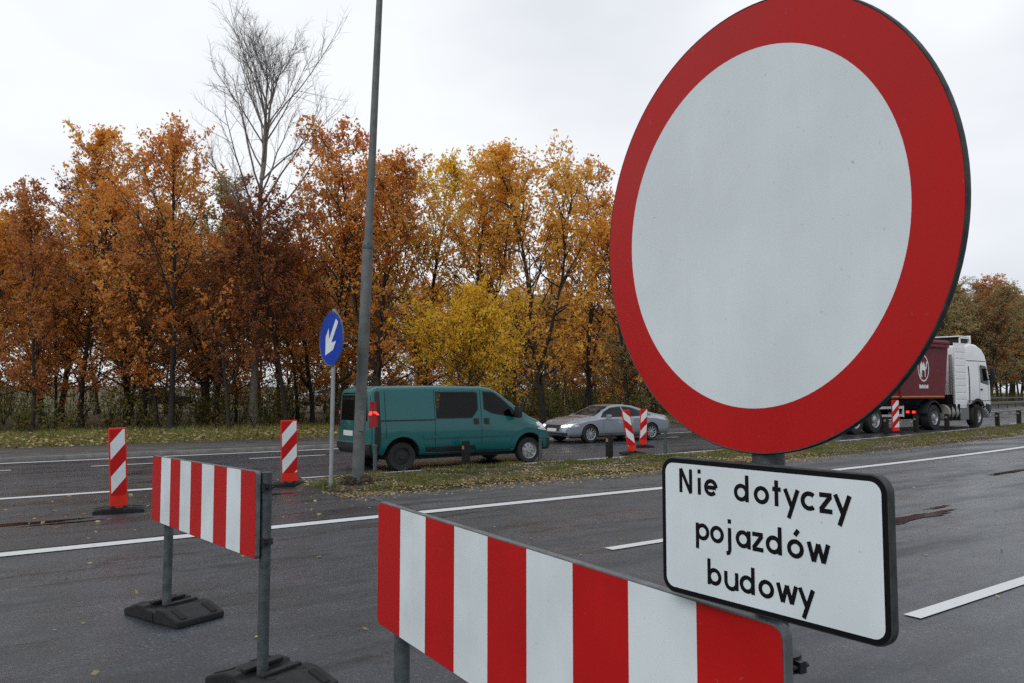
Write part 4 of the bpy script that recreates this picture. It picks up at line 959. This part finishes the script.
MD = Matrix.Translation(rel((.4705, 1.561, EYE+.329))) @ Matrix.Rotation(-1.051, 4, 'Z') @ Matrix.Rotation(.03, 4, 'X') @ Matrix.Translation((0, .011, 0))
o = obj('round_face', bm, [M_red, M_white], RS); o.matrix_local = MD
bm = lathe([(.0005, -.006), (.44, -.006), (.447, -.0115), (.4490, -.0125), (.4510, -.010), (.4512, -.003), (.449, .000), (.44, .0), (.0005, .006)], 128)
o = obj('round_rim', bm, M_rim, RS, 40); o.matrix_local = MD
bm = bmesh.new()
for z in (-.2, .2): add_box(bm, (.02, .014, z), (.55, .012, .035)); add_box(bm, (.02, .04, z), (.085, .08, .03))
o = obj('bracket', bm, M_galv, RS, bevel=.003); o.matrix_local = MD
# the text plate
PL, PH = .507, .287
MP = Matrix.Translation(rel((.33, 1.722, EYE-.137))) @ Matrix.Rotation(-.9375, 4, 'Z')
o = obj('plate', prism(rrect(0, -PH, PL, 0, .032, 8), -.004, .016), M_rim, RS, bevel=.003); o.matrix_local = MP
bm = bmesh.new(); bm.faces.new([bm.verts.new((x, -.0046, z)) for x, z in rrect(.003, -PH+.003, PL-.003, -.003, .030, 8)]); o = obj('plate_border', bm, M_black, RS); o.matrix_local = MP
bm = bmesh.new(); bm.faces.new([bm.verts.new((x, -.0052, z)) for x, z in rrect(.0125, -PH+.0125, PL-.0125, -.0125, .021, 8)]); o = obj('plate_face', bm, M_white, RS); o.matrix_local = MP
bm = bmesh.new(); add_box(bm, (.2+.06, .03, -.06), (.09, .03, .03)); add_box(bm, (.26, .03, -.22), (.09, .03, .03)); o = obj('plate_bracket', bm, M_galv, RS); o.matrix_local = MP
def arc(cx, cy, r, a0, a1, n=22): return [(cx+r*math.cos(R(a0+(a1-a0)*i/n)), cy+r*math.sin(R(a0+(a1-a0)*i/n))) for i in range(n+1)]
bowl = arc(.42, .5, .385, 0, 360)
GL = {'N': ([[(.0, 0), (.0, 1.45)], [(.0, 1.45), (.78, 0)], [(.78, 0), (.78, 1.45)]], .78), 'i': ([[(0, 0), (0, 1.0)], [(0, 1.25), (0, 1.5)]], .0), 'e': ([arc(.42, .5, .385, 0, 318), [(.06, .5), (.80, .5)]], .82),
      'd': ([bowl, [(.82, 0), (.82, 1.5)]], .82), 'b': ([arc(.40, .5, .385, 0, 360), [(0, 0), (0, 1.5)]], .8), 'o': ([bowl], .82), 'ó': ([bowl, [(.40, 1.2), (.62, 1.5)]], .82), 't': ([[(.2, 0), (.2, 1.4)], [(-.05, .92), (.48, .92)]], .4),
      'y': ([[(0, 1), (.40, .06)], [(.78, 1), (.20, -.55)]], .78), 'c': ([arc(.42, .5, .385, 48, 312)], .72), 'z': ([[(0, .91), (.70, .91)], [(.64, .86), (.06, .14)], [(0, .09), (.72, .09)]], .7),
      'p': ([arc(.40, .5, .385, 0, 360), [(0, -.52), (0, 1.0)]], .8), 'j': ([[(.2, 1.0), (.2, -.26), (.13, -.42), (-.04, -.46)], [(.2, 1.25), (.2, 1.5)]], .2), 'a': ([bowl, [(.82, 0), (.82, 1.0)]], .82),
      'w': ([[(0, 1), (.28, .02)], [(.28, .02), (.56, .95)], [(.56, .95), (.84, .02)], [(.84, .02), (1.12, 1)]], 1.12), 'u': ([[(0, 1.0), (0, .42)]+arc(.38, .42, .38, 180, 360, 12)[1:], [(.76, 0), (.76, 1.0)]], .76)}
def ribbon(bm, pts, wd, y):
    k = len(pts); closed = (Vector(pts[0])-Vector(pts[-1])).length < 1e-6
    L_, R_ = [], []
    for i in range(k):
        a = Vector(pts[i-1] if i else (pts[-2] if closed else pts[0])); b = Vector(pts[i]); c = Vector(pts[i+1] if i < k-1 else (pts[1] if closed else pts[-1]))
        d = ((b-a).normalized()+(c-b).normalized()); d = d.normalized() if d.length else Vector((1, 0)); nn = Vector((-d.y, d.x))*wd/2
        L_.append(bm.verts.new((b.x+nn.x, y, b.y+nn.y))); R_.append(bm.verts.new((b.x-nn.x, y, b.y-nn.y)))
    for i in range(k-1): bm.faces.new((L_[i], L_[i+1], R_[i+1], R_[i]))
XH, SW = .0345, .0083
def word(text, u, v):
    bm = bmesh.new(); y = -.0056
    for ch, cu in zip(text, u):
        for st in GL[ch][0]: ribbon(bm, [(cu+x*XH, v+z*XH) for x, z in st], SW, y); y -= .00004
    bmesh.ops.recalc_face_normals(bm, faces=bm.faces[:]); o = obj('lettering', bm, M_black, RS); o.matrix_local = MP
word('Nie', (.056, .106, .1215), -.073); word('dotyczy', (.196, .243, .284, .3095, .345, .380, .411), -.0755)
word('pojazdów', (.099, .135, .174, .1985, .235, .268, .3145, .3565), -.1655)
word('budowy', (.128, .170, .206, .2495, .290, .336), -.251)

# --- blue keep-left arrow sign
BS = thing('direction_sign', 'round blue sign with white arrow pointing down left on a thin post', 'traffic sign', (-2.98, 12.95, 0)); az = YAW-R(88)
obj('post', tube([(0, 0, -.05), (.02, 0, 3.0)], .034, 16), mat('bright zinc steel', (.30, .31, .315), .5, .2, var=.2, spec=.3), BS, 40)
MB_ = Matrix.Translation((.02-.05*math.cos(YAW), -.05*math.sin(YAW), 2.50)) @ Matrix.Rotation(az, 4, 'Z')
o = obj('sign_disc', lathe([(.0005, .0), (.45, .0), (.455, -.012), (.46, -.010), (.46, .012), (.45, .016), (.0005, .016)], 64), M_alu, BS, 40); o.matrix_local = MB_
bm = bmesh.new(); bm.faces.new([bm.verts.new((x, -.004, z)) for x, z in circle(0, 0, .435, 64)]); o = obj('blue_face', bm, M_blue, BS); o.matrix_local = MB_
bm = bmesh.new(); ar = [(-.05, .34), (.05, .34), (.05, -.04), (.17, .08), (.17, -.09), (0, -.32), (-.17, -.09), (-.17, .08), (-.05, -.04)]
q = Matrix.Rotation(R(-38), 2)
bm.faces.new([bm.verts.new((v.x, -.007, v.y)) for v in [q @ Vector(a)*1.08 for a in ar]]); bmesh.ops.triangulate(bm, faces=bm.faces[:]); o = obj('arrow', bm, M_white, BS); o.matrix_local = MB_

# --- guide posts (striped plastic boards on rubber feet)
def guide_post(label, p, ang, flip, lean=(0, 0), wd=.215, H=1.06, base_rz=0.0, twist=0.0):
    g = thing('guide_post', label, 'guide post', p, ang, 'red and white guide posts')
    rubber_base(g, 0, .0, base_rz, .62, .34, .07)
    lm = Matrix.Rotation(lean[0], 4, 'Y') @ Matrix.Rotation(lean[1], 4, 'X') @ Matrix.Rotation(twist, 4, 'Z')
    lm.translation = Vector((0, 0, .07))
    bm = prism(rrect(-wd/2, .0, wd/2, H, .018, 4), -.03, .03); fr = obj('frame', bm, M_redpl, g, bevel=.008); fr.matrix_local = lm
    x0, x1, z0, z1 = -wd/2+.018, wd/2-.018, .16, H-.02; mid = (z0+z1)/2; W = x1-x0
    def sheet(y, nrm):
        bm = bmesh.new(); step = .225; sl = W*1.15*(-1 if flip else 1)
        base = bm.faces.new([bm.verts.new(v) for v in ((x0, y, z0), (x1, y, z0), (x1, y, z1), (x0, y, z1))])
        nv = Vector((-sl, 0, W)).normalized(); zs = [z1-.075+step*(i-6) for i in range(9)]
        for z in zs: bmesh.ops.bisect_plane(bm, geom=bm.verts[:]+bm.edges[:]+bm.faces[:], plane_co=(0, y, z), plane_no=nv)
        for f in bm.faces:
            c = f.calc_center_median(); d = ((c-Vector((0, y, zs[0]))).dot(nv))/(nv.z*step); f.material_index = int(math.floor(d)) % 2
        bm.normal_update()
        for f in bm.faces:
            if f.normal.y*nrm < 0: f.normal_flip()
        return bm
    o = obj('front_sheet', sheet(-.0325, -1), [M_red, M_white], fr); o = obj('back_sheet', sheet(.0325, 1), [M_red, M_white], fr)
    return g
GA = math.atan2(.52, .85)
guide_post('striped guide post on black foot standing alone on the asphalt at far left', (-5.30, 10.64, 0), GA, False, (-.05, 0), base_rz=-.1)
guide_post('striped guide post at the tip of the grass strip beside the blue sign', (-3.84, 13.6, 0), GA-.15, False, (-.03, 0), wd=.28, base_rz=.05)
guide_post('crooked guide post on the grass edge, front one of the pair before the silver car', (3.12, 20.35, .02), .15, True, (-.17, 0), H=1.08, base_rz=.1)
guide_post('guide post behind the crooked one, standing on the road before the silver car', (3.86, 23.2, 0), .1, False, (.05, 0), base_rz=.05)
guide_post('guide post standing in front of the red trailer beside the truck', (15.39, 31.44, 0), .1, False, (0, 0), H=1.25, wd=.3)

# --- bollards along the grass strip
def bollard(px, p, h, kind, label, wd=.11):
    b = thing('bollard', label, 'bollard', p, rnd.uniform(-.1, .1)+YAW, 'bollards along the grass strip')
    if kind == 'timber':
        o = obj('post', prism([(-wd/2, -.1), (-wd/2, h-.02), (-wd/2+.02, h), (wd/2-.02, h), (wd/2, h-.02), (wd/2, -.1)], -wd/2, wd/2), M_wood, b, bevel=.006)
        obj('reflector', box((-wd/2-.004, 0, h-.14), (.006, wd*.55, .08)), mat('worn reflector', (.25, .22, .2), .4), b)
    else:
        o = obj('post', tube([(0, 0, -.1), (0, 0, h)], [wd/2, wd/2], 16), M_galv, b, 40); obj('cap', lathe([(wd/2+.006, h-.03), (wd/2+.006, h), (wd/2-.01, h+.015), (.0005, h+.018)], 16, 'z'), M_galv, b, 40)
    b.rotation_euler.x = rnd.gauss(0, .015); b.rotation_euler.y = rnd.gauss(0, .015)
for px, p, h, kind, lab in (
    (375, (-2.72, 15.65), .56, 'steel', 'pale metal bollard beside the lamp post before the van tail'), (466, (-.98, 16.75), .58, 'timber', 'dark timber bollard in front of the middle of the green van'),
    (540, (.65, 18.2), .60, 'steel', 'pale metal bollard in front of the van front wheel'), (609, (2.36, 19.05), .60, 'timber', 'dark timber bollard in front of the silver car door'),
    (665, (4.02, 20.6), .62, 'steel', 'pale metal bollard behind the silver car tail'), (885, (14.5, 30.4), .68, 'timber', 'dark bollard left of the guide post by the trailer'),
    (917, (16.55, 32.1), .68, 'timber', 'dark bollard before the truck brake lamps'), (947, (18.75, 33.8), .70, 'timber', 'dark bollard before the truck fuel tank'),
    (973, (21.4, 36.3), 1.0, 'timber', 'tallest dark bollard just behind the truck front wheel'), (998, (22.8, 36.8), .68, 'timber', 'dark bollard just right of the truck nose'), (1020, (25.3, 39.1), .68, 'timber', 'dark bollard at the right edge of the photo')):
    s, t = st_of(*p); bollard(px, Vector((p[0], p[1], max(0, med_z(s, t)))), h, kind, lab, .085 if kind == 'steel' else (.13 if px < 800 else .16 if px != 973 else .26))
# red and white marker post and small blue board seen between the trunks
mk = thing('marker_post', 'slim red and white banded post standing far back between the trunks at left', 'marker post', ground_at(81, 45) )
bm = bmesh.new()
for i in range(6): add_tube(bm, [(0, 0, -.1+.42*i), (0, 0, .32+.42*i)], .10, 12, True, i % 2)
obj('post', bm, [M_red, M_white], mk, 40); obj('cap', lathe([(.12, 2.40), (.12, 2.44), (.001, 2.5)], 12, 'z'), M_red, mk, 40)
